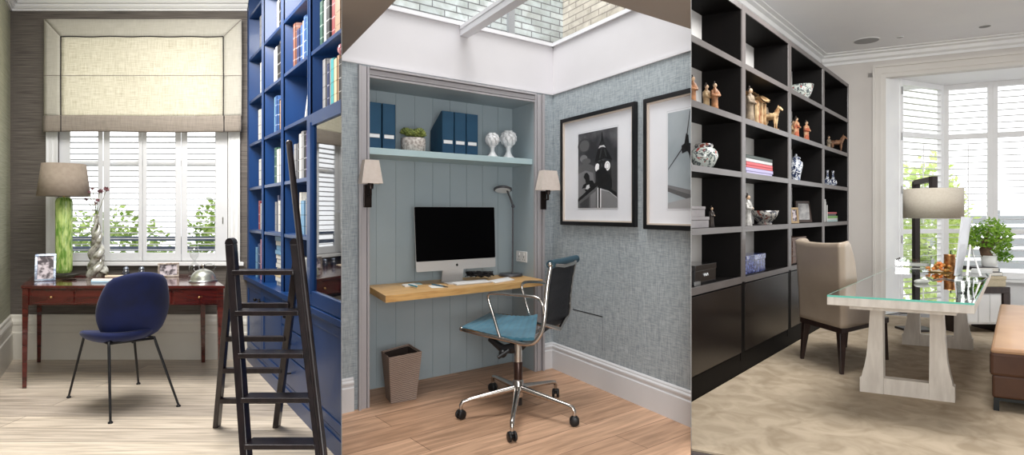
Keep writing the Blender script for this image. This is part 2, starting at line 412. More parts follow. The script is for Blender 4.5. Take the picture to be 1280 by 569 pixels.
part('border', MB().grid(mitre([(ja, lh0), (ja, ih), (ra, lh1), (ra, lh0)]), 30, 4), linen_b, bt, solid=.004)
part('border', MB().grid(mitre([(ia, ih), (ja, ih), (ra, lh1), (la, lh1)], .001), 30, 4), linen_b, bt, solid=.004)
for c0_, c1_ in (((ia, ih), (la, lh1)), ((ja, ih), (ra, lh1))):
    part('mitre_seam', MB().tube([F.W(c0_[0]+(c1_[0]-c0_[0])*k/6, billow(c0_[0], c0_[1])+.004, c0_[1]+(c1_[1]-c0_[1])*k/6) for k in range(7)], .0022, 5), linen_h, bt)
pts = [F.W(ia, billow(ia, lh0+(ih-lh0)*k/20)+.004, lh0+(ih-lh0)*k/20) for k in range(21)]
pts2 = [F.W(ia+(ja-ia)*k/20, billow(ia+(ja-ia)*k/20, ih)+.004, ih+.003*math.sin(k*1.3)) for k in range(21)]
pts3 = [F.W(ja, billow(ja, ih+(lh0-ih)*k/20)+.004, ih+(lh0-ih)*k/20) for k in range(21)]
part('ribbon', MB().tube(pts, .005, 6).tube(pts2, .005, 6).tube(pts3, .005, 6), ribbon, bt)
hl0 = bl(100, 165, .1)[1]; hl1 = bl(100, 145, .1)[1]
q0 = bl(54.5, 150, .1)[0]; q1 = bl(301.5, 150, .1)[0]
part('folded_hem', MB().grid(lambda i, j: F.W(q0+(q1-q0)*i, .095+.012*math.sin(PI*j)+.003*math.sin(i*22), hl0+(hl1-hl0)*j+.004*math.sin(i*7)), 40, 8), linen_h, bt, solid=.02)
part('hem_ribbon', MB().box(F, bl(76, 150, .12)[0]-.005, bl(76, 150, .12)[0]+.004, .105, .122, hl0, hl1).box(F, bl(280, 150, .12)[0]-.005, bl(280, 150, .12)[0]+.004, .105, .122, hl0, hl1), ribbon, bt)
part('fold_seam', MB().tube([F.W(la+(ra-la)*k/20, billow(la+(ra-la)*k/20, fold)+.002, fold+.002*math.sin(k*2)) for k in range(21)], .003, 5), linen_h, bt)
part('head_rail', MB().box(F, la+.01, ra-.01, 0, BB-.004, lh1-.03, lh1-.003), linen_b, bt)

# ---- outside the study window
leafm = mat('hedge_leaves', sr(176, 196, 112), .6, c2=sr(108, 138, 58), ns=9, transl=.3)
def hedge(name, label, c, dims, n, size, mats, cat='hedge', cut=True):
    mb = MB()
    for i in range(n):
        while True:
            p = Vector((random.uniform(-1, 1), random.uniform(-1, 1), random.uniform(-1, 1)))
            if .5 < p.length < 1.02: break
        q = Vector((p.x*dims[0], p.y*dims[1], p.z*dims[2]))*(1+.08*math.sin(p.x*9)+.08*math.cos(p.z*8+p.y*5))
        mb.leaf(Vector(c)+q, size*random.uniform(.6, 1.3))
    t = thing(name, label, cat, (c[0], c[1], c[2]-dims[2]))
    part('foliage', mb, mats, t, cut=cut)
    part('stem', MB().tube([(c[0], c[1], -.4), (c[0]+.03, c[1], c[2]-dims[2]*.3)], [.04, .03], 8), mat('bark_'+name, sr(80, 66, 50), .9, c2=sr(60, 50, 40), ns=20), t)
hedge('garden_shrub', 'pale green shrub outside the study window, seen behind the dried flowers', (-5.5, 8.2, .62), (.72, .45, .72), 1700, .10, leafm, 'shrub')
hedge('garden_shrub', 'taller green shrub outside the study window, seen above the silver dome', (-3.95, 8.3, .68), (.62, .45, .84), 2000, .10, leafm, 'shrub')
rail = mat('blue_grey_rail', sr(60, 72, 92), .6)
mb = MB()
for h in (.72, .84, .96): mb.bx(-6.2, -3.0, 7.1, 7.14, h, h+.055)
for x in (-6.0, -5.0, -4.0, -3.1): mb.bx(x, x+.05, 7.14, 7.19, -.4, 1.0)
single('garden_fence', 'low blue-grey slatted fence outside the study window', 'fence', mb, rail)

# ---- blue bookcase on the right
blue = mat('blue_paint', sr(12, 52, 102), .36, c2=sr(14, 56, 108), ns=4, coat=.12)
bf = 2.104; BD = .34
levels = [1.158, 1.525, 1.906, 2.28, 2.655, 3.03]
WT = .745
SH = lambda px: F.hit(px, 300, a=bf)[1]
near = [SH(327.5), SH(351.8), SH(385), SH(385)+.70]
sw = .055
bc = thing('bookcase', 'floor to ceiling blue painted bookcase with a glazed cupboard, beside the shuttered window', 'bookcase', F.W(bf, .5, 0))
part('back_panel', MB().box(F, bf+BD, bf+BD+.02, 0, 2.7, 0, 3.2), blue, bc)
bays = []; prev = .03+SH(314)*0
for k, e in enumerate([.045]+near):
    if k == 0:
        part('upright', MB().box(F, bf, bf+BD, 0, .075, WT, 3.24), blue, bc, bevel=.003); st = .075; continue
    bays.append((st, e))
    part('upright', MB().box(F, bf+.012, bf+BD, e, e+sw, WT, 3.24).box(F, bf-.004, bf+.012, e, e+.010, WT, 3.24).box(F, bf-.004, bf+.012, e+sw-.010, e+sw, WT, 3.24).box(F, bf+.002, bf+.012, e, e+sw, WT, 3.24), blue, bc)
    st = e+sw
for k, (s0, s1) in enumerate(bays):
    for i, h in enumerate(levels):
        if k == 3 and i < 2: continue
        part('shelf', MB().box(F, bf+.03, bf+BD, s0, s1, h-.028, h).box(F, bf+.004, bf+.03, s0, s1, h-.030, h-.006), blue, bc, bevel=.002)
# worktop and base units
part('worktop', MB().box(F, bf-.035, bf+BD, 0, 2.7, WT-.035, WT), blue, bc, bevel=.005)
part('base_carcass', MB().box(F, bf+.03, bf+BD, 0, 2.7, .0, WT-.035).box(F, bf-.012, bf+.03, 0, 2.7, 0, .10).box(F, bf-.004, bf+.03, 0, 2.7, .10, .125), blue, bc)
knobm = mat('dark_knob', sr(30, 28, 30), .3, .8)
def knob(mb, b_, h): c = F.W(bf-.005, b_, h); return mb.tube([c, c+Vector((-.028, -.012, 0))], .006, 8).ball(c+Vector((-.036, -.016, 0)), .014, 10)
def front(name, s0, s1, h0, h1, kb=None, kh=None):
    mb = MB().box(F, bf, bf+.028, s0+.004, s1-.004, h0, h1).box(F, bf-.008, bf, s0+.004, s0+.06, h0, h1).box(F, bf-.008, bf, s1-.06, s1-.004, h0, h1).box(F, bf-.008, bf, s0+.06, s1-.06, h1-.055, h1).box(F, bf-.008, bf, s0+.06, s1-.06, h0, h0+.055)
    if name == 'drawer': mb = MB().box(F, bf-.006, bf+.028, s0+.004, s1-.004, h0, h1)
    d = part(name, mb, blue, bc, bevel=.002)
    if kb: part('knob', knob(MB(), kb, kh), knobm, d)
m0, m1 = bays[0][1]+sw/2, bays[1][1]+sw/2
front('door', .02, m0, .13, WT-.05, m0-.07, .60)
front('door', m0, m1, .13, WT-.05, m0+.09, .60)
m2 = bays[2][1]+sw/2
for h0, h1 in ((.13, .32), (.33, .51), (.52, WT-.05)): front('drawer', m1, m2, h0, h1, (m1+m2)/2-.08, (h0+h1)/2)
front('door', m2, m2+.75, .13, WT-.05)
# glazed cupboard in the near bay
g0 = bays[3][0]-.01; gt = levels[2]-.02
dark_glass = pane_mat('cupboard_glass', (.55, .6, .65, 1), .02, 2.2)
gd = part('glazed_door', MB().box(F, bf-.02, bf+.02, g0, g0+.10, WT+.005, gt).box(F, bf-.02, bf+.02, g0+.10, 2.65, gt-.07, gt).box(F, bf-.02, bf+.02, g0+.10, 2.65, WT+.005, WT+.09)
          .box(F, bf-.028, bf-.02, g0+.085, g0+.10, WT+.07, gt-.05), blue, bc, bevel=.003)
part('pane', MB().box(F, bf-.004, bf+.001, g0+.10, 2.65, WT+.09, gt-.07), dark_glass, gd)
part('cupboard_shelf', MB().box(F, bf+.05, bf+BD, g0, 2.65, 1.3, 1.32), blue, bc)

# ---- books on the blue shelves
bookc = {'white': sr(222, 220, 214), 'black': sr(30, 30, 34), 'cream': sr(226, 205, 165), 'pale blue': sr(120, 165, 200), 'bright blue': sr(44, 84, 140), 'green': sr(40, 84, 70), 'red': sr(150, 56, 58), 'grey': sr(150, 150, 152), 'purple': sr(90, 70, 130), 'orange': sr(130, 84, 70), 'teal': sr(70, 165, 170), 'pink': sr(215, 150, 160), 'navy': sr(40, 50, 90), 'tan': sr(175, 140, 110)}
bookm = {}
for n, c in bookc.items():
    d = tuple(max(0, x*.55) for x in c[:3])+(1,)
    dk = (c[0]+c[1]+c[2]) < .5
    d = (tuple(min(1, x+.35) for x in c[:3])+(1,)) if dk else d
    bookm[n] = mat('book_'+n.replace(' ', '_'), c, .5, c2=d, sc=(.6, .6, 22), ns=3, det=1, lo=.60, hi=.63)
ords = ['first', 'second', 'third', 'fourth', 'fifth', 'sixth', 'seventh', 'eighth', 'ninth', 'tenth']
def bookmesh(fr, p0, p1, q0, q1, h0, h1, axis):
    """hard covers round a page block; spine on the front (low depth) side"""
    mb = MB(); t = .003
    if axis == 'b':   # a is depth, b is thickness, standing
        mb.box(fr, p0, p0+t, q0, q1, h0, h1); mb.box(fr, p0, p1, q0, q0+t, h0, h1); mb.box(fr, p0, p1, q1-t, q1, h0, h1)
        mb.box(fr, p0+t, p1-.004, q0+t, q1-t, h0+.003, h1-.004, 1)
    else:             # lying flat
        mb.box(fr, p0, p0+t, q0, q1, h0, h1); mb.box(fr, p0, p1, q0, q1, h0, h0+t); mb.box(fr, p0, p1, q0, q1, h1-t, h1)
        mb.box(fr, p0+t, p1-.004, q0+.003, q1-.003, h0+t, h1-t, 1)
    return mb
rows = {  # (bay, level index): (set back, colours from far to near, mean height, empty at the far end)
 (0, 1): (.05, 'white cream white'.split(), .27, .22), (0, 2): (.05, ['white', 'cream', 'white', 'grey'], .25, .2), (0, 3): (.05, ['white', 'cream', 'white'], .26, .25),
 (0, 4): (.05, ['grey', 'tan'], .30, .26), (0, 0): (.05, ['red', 'white', 'green', 'white'], .26, .2),
 (1, 0): (.06, ['grey', 'navy', 'white', 'white', 'grey', 'white'], .26, .14), (1, 1): (.06, ['green', 'white', 'green', 'black', 'tan'], .27, .2), (1, 2): (.06, ['pale blue', 'bright blue', 'black', 'tan', 'pink', 'white'], .26, .18),
 (1, 3): (.06, ['white', 'white', 'black', 'black', 'grey', 'white'], .27, .14), (1, 4): (.06, ['grey', 'white', 'black', 'pink', 'navy'], .25, .2),
 (2, 0): (.06, ['white', 'pale blue', 'grey', 'teal', 'white'], .26, .22), (2, 1): (.05, ['grey', 'black', 'white', 'grey', 'black', 'purple', 'grey', 'pink'], .29, .12), (2, 3): (.05, ['orange', 'navy', 'bright blue', 'cream', 'bright blue', 'pale blue', 'white', 'teal'], .28, .12),
 (3, 2): (.05, ['grey', 'navy', 'grey', 'teal', 'cream', 'tan', 'black', 'white', 'grey', 'white'], .27, .10), (3, 3): (.05, ['green', 'white', 'black', 'red', 'tan', 'tan', 'cream', 'bright blue', 'cream'], .28, .06),
}
bayn = ['blue bay beside the window', 'second blue bay', 'third blue bay', 'over the glazed cupboard']
levn = ['lowest shelf', 'second shelf up', 'third shelf up', 'fourth shelf up', 'fifth shelf up']
def book_row(k, base, lv, sb, cols, H, gap, lname):
    sb = .032
    s0, s1 = bays[k]
    b_ = s1-.006; n = len(cols); wide = (s1-s0-gap-.01)/n
    out = []
    for i, c in enumerate(reversed(cols)):
        th = wide*random.uniform(.75, 1.15); hh = H*random.uniform(.82, 1.08)
        if b_-th < s0+.004: break
        dd = random.uniform(0, .02)
        single('book', '%s book, %s from the near end, %s, %s' % (c, ords[i], lname, bayn[k]), 'book',
               bookmesh(F, bf+sb+dd, bf+sb+.17+dd, b_-th, b_-.0015, base+.0005, base+hh, 'b'), [bookm[c], paper], group='books standing on the blue bookcase')
        b_ -= th
for (k, lv), (sb, cols, H, gap) in rows.items():
    book_row(k, levels[lv], lv, sb, cols, H, gap, levn[lv])
book_row(0, WT, -1, .05, ['pale blue', 'bright blue', 'navy', 'pink', 'orange', 'pink'], .31, .04, 'worktop')
# stacks lying flat on the worktop (second bay), leaning books (third bay)
z = WT
for i, c in enumerate(['white', 'white', 'cream', 'white', 'white', 'white', 'white', 'pale blue', 'pale blue', 'white', 'pale blue']):
    s0, s1 = bays[1]; th = .034
    single('book', '%s book in the tall stack on the blue worktop, %s from the bottom' % (c, ords[i] if i < 10 else 'eleventh'), 'book',
           bookmesh(F, bf+.05+random.uniform(0, .02), bf+.24, s0+.16+random.uniform(0, .04), s1-.04, z+.0005, z+th, 'a'), [bookm[c], paper], group='stacked books on the blue worktop')
    z += th
book_row(2, WT, -1, .06, ['black', 'white', 'grey', 'white'], .30, .22, 'worktop')
# leaning books in bay 3, level 2
s0, s1 = bays[2]
for i in range(3):
    h = levels[2]; b1 = s1-.02-.045*i; lean = .13
    A = [F.W(bf+.05, b1-.16-lean*0, h+.001), F.W(bf+.05, b1-.13, h+.001), F.W(bf+.05, b1-.13+lean, h+.255), F.W(bf+.05, b1-.16+lean, h+.27)]
    single('book', 'book leaning against the blue upright in the third bay, %s of the leaning three' % (['front', 'middle', 'back'][i]), 'book', MB().ext(A, [p+Vector((.17, 0, 0)) for p in A]), [bookm['grey' if i == 1 else 'white'], paper], group='leaning books in the third bay')
# picture card and pink ornament
single('ornament', 'small pink and white round ornament on the books above the glazed cupboard', 'ornament', MB().ball(F.W(bf+.055, 2.462, levels[2]+.25+.03), .032, 12).ball(F.W(bf+.055, 2.44, levels[2]+.27+.03), .02, 10), china_mat('pink_marble', sr(225, 160, 165), [(sr(170, 60, 80), 40, .55)]))

# ---- desk
mahog = mat('mahogany', sr(92, 30, 24), .22, c2=sr(60, 17, 14), sc=(1, 6, 6), ns=3, det=5, coat=.8, dist=.8)
dz = .762
fa, fb, _ = F.hit(27.5, 486, h=0); fe = F.hit(279.5, 486, b=fb)[0]
rb_ = F.hit(52, 452.5, h=0)[1]
dk = thing('writing_desk', 'long glossy mahogany writing desk on slender tapered legs under the study window', 'desk', F.W((fa+fe)/2, (fb+rb_)/2, 0))
part('desktop', MB().box(F, fa-.008, fe+.008, rb_-.03, fb+.012, dz-.022, dz), mahog, dk, bevel=.004)
part('apron', MB().box(F, fa+.04, fe-.04, fb-.035, fb-.008, dz-.145, dz-.022).box(F, fa+.04, fe-.04, rb_, rb_+.02, dz-.125, dz-.022).box(F, fa+.008, fa+.03, rb_+.02, fb-.04, dz-.125, dz-.022).box(F, fe-.03, fe-.008, rb_+.02, fb-.04, dz-.125, dz-.022), mahog, dk)
def leg(a, b_, s=.048):
    e = s*.30; sgn_b = -1 if b_ > (fb+rb_)/2 else 1; sa = 1 if a < (fa+fe)/2 else -1
    q = lambda w, h: [F.W(a, b_, h), F.W(a+sa*w, b_, h), F.W(a+sa*w, b_+sgn_b*w, h), F.W(a, b_+sgn_b*w, h)]
    return MB().hexa(q(s-e, 0)+q(s, dz-.022))
for (a, b_) in ((fa, fb), (fe, fb), (fa+.015, rb_), (fe-.015, rb_)): part('leg', leg(a, b_), mahog, dk, bevel=.003)
brass = mat('brass', sr(200, 165, 110), .3, 1)
for (x0, x1, kx) in ((40, 92, 64), (94, 166, 130), (168, 214, 190), (217, 272, 248.5)):
    A0 = F.hit(x0, 370, b=fb)[0]; A1 = F.hit(x1, 370, b=fb)[0]; K = F.hit(kx, 370, b=fb)[0]
    d = part('drawer', MB().box(F, A0, A1, fb-.008, fb-.001, dz-.135, dz-.034), mahog, dk, bevel=.003)
    part('knob', MB().tube([F.W(K, fb-.002, dz-.085), F.W(K, fb+.014, dz-.085)], .004, 8).ball(F.W(K, fb+.018, dz-.085), .008, 8), brass, d)
# ---- things on the writing desk
def on(fr, px, py, h): a, b_, _ = fr.hit(px, py, h=h); return fr.W(a, b_, h)
glass_g = mat('green_glass', sr(206, 226, 140), .12, c2=sr(116, 160, 66), ns=34, sc=(1.4, 1.4, .3), lo=.42, hi=.62, coat=.6, transl=.35)
p = on(F, 80, 346.5, dz); Yl = p.y; px1 = Yl/KF
H = lambda py, Y=Yl: EYE-(py-HOR)/KF*Y
lamp = thing('table_lamp', 'table lamp with ribbed green glass column and taupe shade on the writing desk', 'lamp', p)
part('foot', MB().bx(-.078, .078, -.07, .07, 0, .022, M=lt(p)), mat('dark_foot', sr(52, 50, 40), .3), lamp, bevel=.003)
prof = [(.045, H(341)), (.053, H(338)), (.055, H(330)), (.056, H(260)), (.056, H(252)), (.045, H(248)), (.025, H(246.5))]
pr2 = []
for (r0, z0), (r1, z1) in zip(prof, prof[1:]):
    for k in range(6): pr2.append((r0+(r1-r0)*k/6, z0+(z1-z0)*k/6))
pr2.append(prof[-1])
part('glass_column', MB().lathe((p.x, p.y, 0), pr2, 48, rib=.06, ribn=12), glass_g, lamp)
part('stem', MB().tube([(p.x, p.y, H(247)), (p.x, p.y, H(225))], .008, 8), brass, lamp)
shade = mat('taupe_shade', sr(150, 136, 122), .85, c2=sr(158, 145, 130), sc=(1, 1, 1), ns=30, transl=.25)
part('lamp_shade', MB().lathe((p.x+.0, p.y, 0), [(.182, H(245.5)), (.150, H(205))], 40, caps=False), shade, lamp, solid=.003)

silver = mat('silver_frame', sr(190, 200, 215), .15, .9, c2=sr(110, 120, 140), ns=30)
photo_p = mat('sepia_photo', sr(196, 186, 190), .3, c2=sr(70, 62, 66), ns=22, lo=.42, hi=.55, det=4)
def photo_frame(label, base, w, h, yaw, tilt, mats, fwid, dep=.018, name='photo_frame', group=None):
    t = thing(name, label, 'photo frame', base, yaw, group)
    R = lt(base, yaw, tilt)
    part('frame', MB().bx(-w/2, w/2, -dep/2, dep/2, 0, fwid, M=R).bx(-w/2, w/2, -dep/2, dep/2, h-fwid, h, M=R).bx(-w/2, -w/2+fwid, -dep/2, dep/2, fwid, h-fwid, M=R).bx(w/2-fwid, w/2, -dep/2, dep/2, fwid, h-fwid, M=R), mats[0], t, bevel=.002)
    part('photograph', MB().bx(-w/2+fwid, w/2-fwid, -.002, .003, fwid, h-fwid, M=R), mats[1], t)
    s = math.sin(abs(tilt))*h*.8
    part('stand', MB().ext([R @ Vector((x, dep/2, h*.6)) for x in (-.012, .012)]+[base+Matrix.Rotation(yaw, 3, 'Z') @ Vector((x, .05+s, 0)) for x in (.012, -.012)],
                           [R @ Vector((x, dep/2+.003, h*.6)) for x in (-.012, .012)]+[base+Matrix.Rotation(yaw, 3, 'Z') @ Vector((x, .053+s, 0)) for x in (.012, -.012)]), mats[0], t)
    return t
photo_frame('bright silver photo frame with a family picture, beside the green lamp', on(F, 56.5, 351.5, dz), .135, .215, .55, -.2, [silver, photo_p], .018)
photo_frame('small bronze photo frame with a portrait, between the blue chair and silver dome', on(F, 210.5, 346.5, dz), .155, .118, .42, -.12, [mat('bronze_frame', sr(120, 105, 92), .35, .5, c2=sr(170, 160, 150), ns=40), photo_p], .015)
# glass vase made of twisted lobes, with dried flowers
glassc = pane_mat('twisted_glass', (.80, .82, .80, 1), .03, 3.0)
p = on(F, 121, 345.5, dz); Yv = p.y
t = thing('glass_vase', 'tall twisted smoky glass vase holding dried flowers beside the green lamp', 'vase', p)
def zz(py): return EYE-(py-HOR)/KF*Yv
vm = MB()
for k in range(3):
    pts = []; rs = []
    for i in range(41):
        s = i/40; h = zz(343)+(zz(268)-zz(343))*s
        r = (.034*(1-s)**.7+.006)*(1+.25*math.sin(s*20)); an = s*11+k*2*PI/3
        pts.append((p.x+r*math.cos(an), p.y+r*math.sin(an), h)); rs.append(.030*(1-s)**.9*(1+.2*math.cos(s*20))+.007)
    vm.tube(pts, rs, 10)
vm.lathe((p.x, p.y, 0), [(.045, dz+.001), (.05, dz+.02), (.035, dz+.05)], 20)
part('twisted_body', vm, mat('smoky_glass', sr(190, 190, 180), .06, c2=sr(92, 88, 72), ns=20, coat=.6, spec=.8), t)
part('neck', MB().lathe((p.x, p.y, 0), [(.010, zz(270)), (.009, zz(262)), (.013, zz(258))], 16), glassc, t)
fl = thing('dried_flowers', 'spray of dusky pink dried flowers standing in the twisted glass vase', 'flowers', (p.x, p.y, zz(270)))
stems = MB(); heads = MB()
for (hx, hy, r) in ((112, 240, .022), (121, 238.5, .026), (134, 237, .024), (108.5, 249, .018), (126, 251, .018), (117, 254, .016), (115, 236, .014)):
    e = Vector(((hx-640)/KF*Yv, Yv+random.uniform(-.04, .04), zz(hy)))
    b0 = Vector((p.x, p.y, zz(272)))
    stems.tube([b0, b0.lerp(e, .5)+Vector((random.uniform(-.01, .01), 0, .02)), e], .0022, 5)
    for q in range(26): heads.leaf(e, r*random.uniform(.8, 1.3), m=0)
    heads.ball(e, r*.45, 8)
part('stem', stems, mat('flower_stem', sr(110, 112, 78), .8), fl)
part('flower_head', heads, mat('dried_petals', sr(138, 92, 98), .8, c2=sr(96, 62, 66), ns=50), fl)
# pens, notepads, binocular shapes
pen = on(F, 96, 350.5, dz)
t = thing('letter_opener', 'dark handled letter opener lying on the writing desk near the pale blue notepad', 'letter opener', pen, .1)
part('handle', MB().tube([(-.11, 0, .008), (-.05, .0, .009), (-.0, 0, .008)], [.006, .009, .006], 8), mat('dark_horn', sr(40, 30, 30), .2), t, local=True)
part('blade', MB().bx(0, .115, -.008, .008, .006, .009), steel, t, local=True, label='shiny metal blade')
pp = on(F, 104, 346.5, dz)
t = thing('fountain_pen', 'slim dark pen lying behind the letter opener on the writing desk', 'pen', pp, -.08)
part('barrel', MB().tube([(-.07, 0, .006), (.06, 0, .006)], .005, 8), mat('pen_red', sr(70, 28, 30), .2), t, local=True)
part('nib', MB().tube([(.06, 0, .006), (.085, 0, .005)], [.004, .001], 8), brass, t, local=True)
np_ = on(F, 130, 352.5, dz)
t = thing('notepad', 'pale blue notepad lying on the writing desk beside the blue chair back', 'notepad', np_)
part('cover', MB().box(F, *(lambda ab: (ab[0]-.10, ab[0]+.14, ab[1]-.10, ab[1]+.07))(F.ab(np_.x, np_.y)), dz, dz+.012), mat('pale_blue_cover', sr(170, 205, 225), .4), t, bevel=.002)
part('pages', MB().box(F, *(lambda ab: (ab[0]-.092, ab[0]+.142, ab[1]-.093, ab[1]+.066))(F.ab(np_.x, np_.y)), dz+.012, dz+.018), paper, t)
n2 = F.ab(*on(F, 140, 345.5, dz)[:2])
single('envelope', 'cream envelope lying at the back of the writing desk behind the blue chair', 'envelope', MB().box(F, n2[0]-.06, n2[0]+.10, n2[1]-.05, n2[1]+.05, dz, dz+.006).box(F, n2[0]-.058, n2[0]+.098, n2[1]-.048, n2[1]+.02, dz+.006, dz+.007), mat('cream_paper', sr(238, 222, 196), .7))
for x, wd in ((157.5, 'left'), (177, 'right')):
    c = on(F, x, 344.5, dz)
    t = thing('inkwell', 'small dark glass inkwell with silver rim, the one %s' % ('beside the cream envelope' if wd == 'left' else 'toward the small bronze photo frame'), 'inkwell', c, 0, 'inkwells')
    part('body', MB().lathe(c, [(.028, 0), (.030, .02), (.024, .04), (.016, .05)], 16), mat('ink_glass_'+wd, sr(50, 52, 62), .1, coat=.8), t)
    part('lid', MB().lathe(c, [(.020, .05), (.022, .062), (.010, .075), (.002, .08)], 16), silver, t)
# silver dome and hourglass
c = on(F, 254, 352, dz)
t = thing('cloche', 'polished silver dome cover with a knob on the writing desk beside the hourglass', 'dome', c)
part('base_plate', MB().lathe(c, [(.10, 0), (.102, .008), (.09, .012)], 32), steel, t)
part('dome', MB().lathe(c, [(.092, .012)]+[(.09*math.cos(k*PI/2/10), .014+.085*math.sin(k*PI/2/10)) for k in range(10)]+[(.004, .10)], 32), mat('satin_silver', sr(200, 202, 192), .3, .85), t)
part('knob', MB().lathe(c, [(.005, .10), (.005, .112), (.014, .122), (.010, .134), (.002, .138)], 16), mat('silver_knob', sr(210, 205, 190), .2, 1), t)
c = on(F, 243, 345.5, dz)
t = thing('hourglass', 'clear glass hourglass standing behind the silver dome on the writing desk', 'hourglass', c)
part('bulb', MB().lathe(c, [(.03, .004), (.042, .02), (.046, .05), (.036, .09), (.008, .125), (.008, .135), (.03, .165), (.040, .20), (.034, .23), (.02, .245)], 24), pane_mat('hourglass_glass', (.93, .94, .93, 1), .02, 3), t)
part('end_disc', MB().lathe(c, [(.045, 0), (.045, .005)], 24), steel, t); part('end_disc', MB().lathe(c, [(.036, .245), (.036, .25)], 24), steel, t)
c = on(F, 262, 347, dz)
t = thing('glass_ornament', 'small clear glass loop ornament beside the hourglass', 'ornament', c)
part('loop', MB().tube([(c.x+.05*math.cos(a), c.y, c.z+.085+.028*math.sin(a)) for a in [k*2*PI/20 for k in range(21)]], .005, 8), glassc, t)
part('stem', MB().lathe(c, [(.025, 0), (.022, .006), (.006, .012), (.006, .06)], 16), glassc, t)

# ---- blue velvet chair
velvet = mat('blue_velvet', sr(7, 26, 80), .8, c2=sr(5, 18, 58), ns=6, sheen=.12)
blk = mat('chair_leg_black', sr(20, 20, 22), .45)
feet = [at_h(*q, 0) for q in ((86, 497.5), (138, 529.5), (223, 508.5), (173, 480.5))]
cx = sum(f.x for f in feet)/4; cy = sum(f.y for f in feet)/4
BX, BY = -2.43, 3.84
ch = thing('velvet_chair', 'dark blue velvet shell chair on thin black metal legs, pushed up to the writing desk', 'chair', (cx, cy, 0))
yaw = 2.36            # direction the chair faces
fd = Vector((math.cos(yaw), math.sin(yaw), 0)); sd = Vector((fd.y, -fd.x, 0))   # sd: to the sitter's right
def padded(fn, name, th, m, parent, nu=20, nv=16):
    """closed cushion: fn(s,t)->(point, normal) with s,t in the unit disc"""
    mb = MB(); vs = []; ring = 12; n = 36
    for side in (1, -1):
        for i in range(ring+1):
            r = math.sin(i/ring*PI/2)
            for j in range(n):
                a = 2*PI*j/n; p_, nn = fn(r*math.cos(a), r*math.sin(a))
                vs.append(p_+nn*side*th*math.sqrt(max(0, 1-r**6)))
    fs = []
    for s_ in range(2):
        o = s_*(ring+1)*n
        for i in range(ring):
            for j in range(n): fs.append((o+i*n+j, o+i*n+(j+1) % n, o+(i+1)*n+(j+1) % n, o+(i+1)*n+j))
    mb.add(vs, fs, 0, True)
    return part(name, mb, m, parent, weld=True)
C0 = Vector((BX, BY, 0))
def backf(s, t_):
    # rounded shield: wider above the middle, narrow towards the seat
    k = abs(s)**2+abs(t_)**2
    m_ = max(abs(s), abs(t_), 1e-6)/max(math.hypot(s, t_), 1e-6); q_ = m_**-.42   # rounds the disc out towards a square
    s, t_ = s*q_, t_*q_
    x = s*(.208-.018*t_); z_ = .690+t_*.232
    if t_ < 0: x *= 1-.16*t_*t_
    curve = .10*s*s; lean = -.09*t_+.01
    return C0+sd*x+fd*(curve+lean-.02)+Vector((0, 0, z_)), (fd*1+sd*(-.35*s)+Vector((0, 0, .2))).normalized()
padded(backf, 'backrest', .032, velvet, ch)
def seatf(s, t_):
    x = s*(.215+.01*t_)-.055; y = t_*.235+.205
    return C0+sd*x+fd*y+Vector((0, 0, .475+.05*s*s-.012*t_+.03*max(0, -t_)**2)), Vector((0, 0, 1))
padded(seatf, 'seat', .036, velvet, ch)
tops = [(106, 417), (136, 430), (193, 423), (168, 425)]
for f, q in zip(feet, tops):
    tp = at_h(q[0], 400, 0); 
    Y = f.y*.7+(BY+.1)*.3; top = at(q[0], q[1], Y); mid = C0+fd*.18; mid.z = .455
    part('leg', MB().tube([Vector((mid.x, mid.y, top.z+.012)).lerp(top, .55)+Vector((0, 0, .012)), top+Vector((0, 0, .006)), top.lerp(f, .08), f+Vector((0, 0, .012))], [.008, .0085, .0085, .007], 8), blk, ch)
    part('foot_glide', MB().lathe(f, [(.014, 0), (.014, .008), (.008, .014)], 12), blk, ch)
part('seat_frame', MB().tube([at(tops[i % 4][0], tops[i % 4][1], feet[i % 4].y*.7+(BY+.1)*.3) for i in (0, 1, 2, 3, 0)], .008, 8), blk, ch)

# ---- library steps
wood_d = mat('dark_stained_wood', sr(40, 30, 31), .35, c2=sr(24, 18, 20), sc=(8, 8, 1.5), ns=4, coat=.15)
FFL, FFR = Vector((-1.236, 2.78, 0)), Vector((-.875, 2.78, 0)); RFL, RFR = Vector((-1.790, 3.59, 0)), Vector((-1.428, 3.59, 0))
TL, TR = at(289, 305, 3.16), at(369.5, 305, 3.16)
ld = thing('library_steps', 'dark wooden A-frame library steps with a tall grab pole, standing before the blue bookcase', 'step ladder', ((FFL+RFR)/2))
def stile(foot, top, w, d, ext_=0, wt=None, dt=None):
    ax = (top-foot).normalized(); tp = top+ax*ext_
    wt = wt or w; dt = dt or d; vs = []; n = 6
    A = [foot+Vector((x, y, 0)) for x, y in ((-w/2, -d/2), (w/2, -d/2), (w/2, d/2), (-w/2, d/2))]
    B = [tp+Vector((x, y, 0)) for x, y in ((-wt/2, -dt/2), (wt/2, -dt/2), (wt/2, dt/2), (-wt/2, dt/2))]
    mb = MB().hexa(A+B)
    c_ = [tp+Vector((0, 0, 0))]
    # rounded head
    P_ = [(math.cos(k*PI/8)*wt/2, math.sin(k*PI/8)*wt*.7) for k in range(9)]
    mb.ext([tp+Vector((x, -dt/2, z_)) for x, z_ in P_], [tp+Vector((x, dt/2, z_)) for x, z_ in P_])
    return mb
part('front_stile', stile(FFL, TL, .036, .06, 0, .046, .05), wood_d, ld, bevel=.004)
part('rear_stile', stile(RFL, TL+Vector((-.005, .02, -.06)), .030, .05, 0, .034, .03), wood_d, ld, bevel=.004)
part('rear_stile', stile(RFR, TR+Vector((0, .03, -.05)), .034, .05, 0, .040, .03), wood_d, ld, bevel=.004)
part('front_stile', stile(FFR, TR, .040, .06, 0, .046, .05), wood_d, ld, bevel=.004)
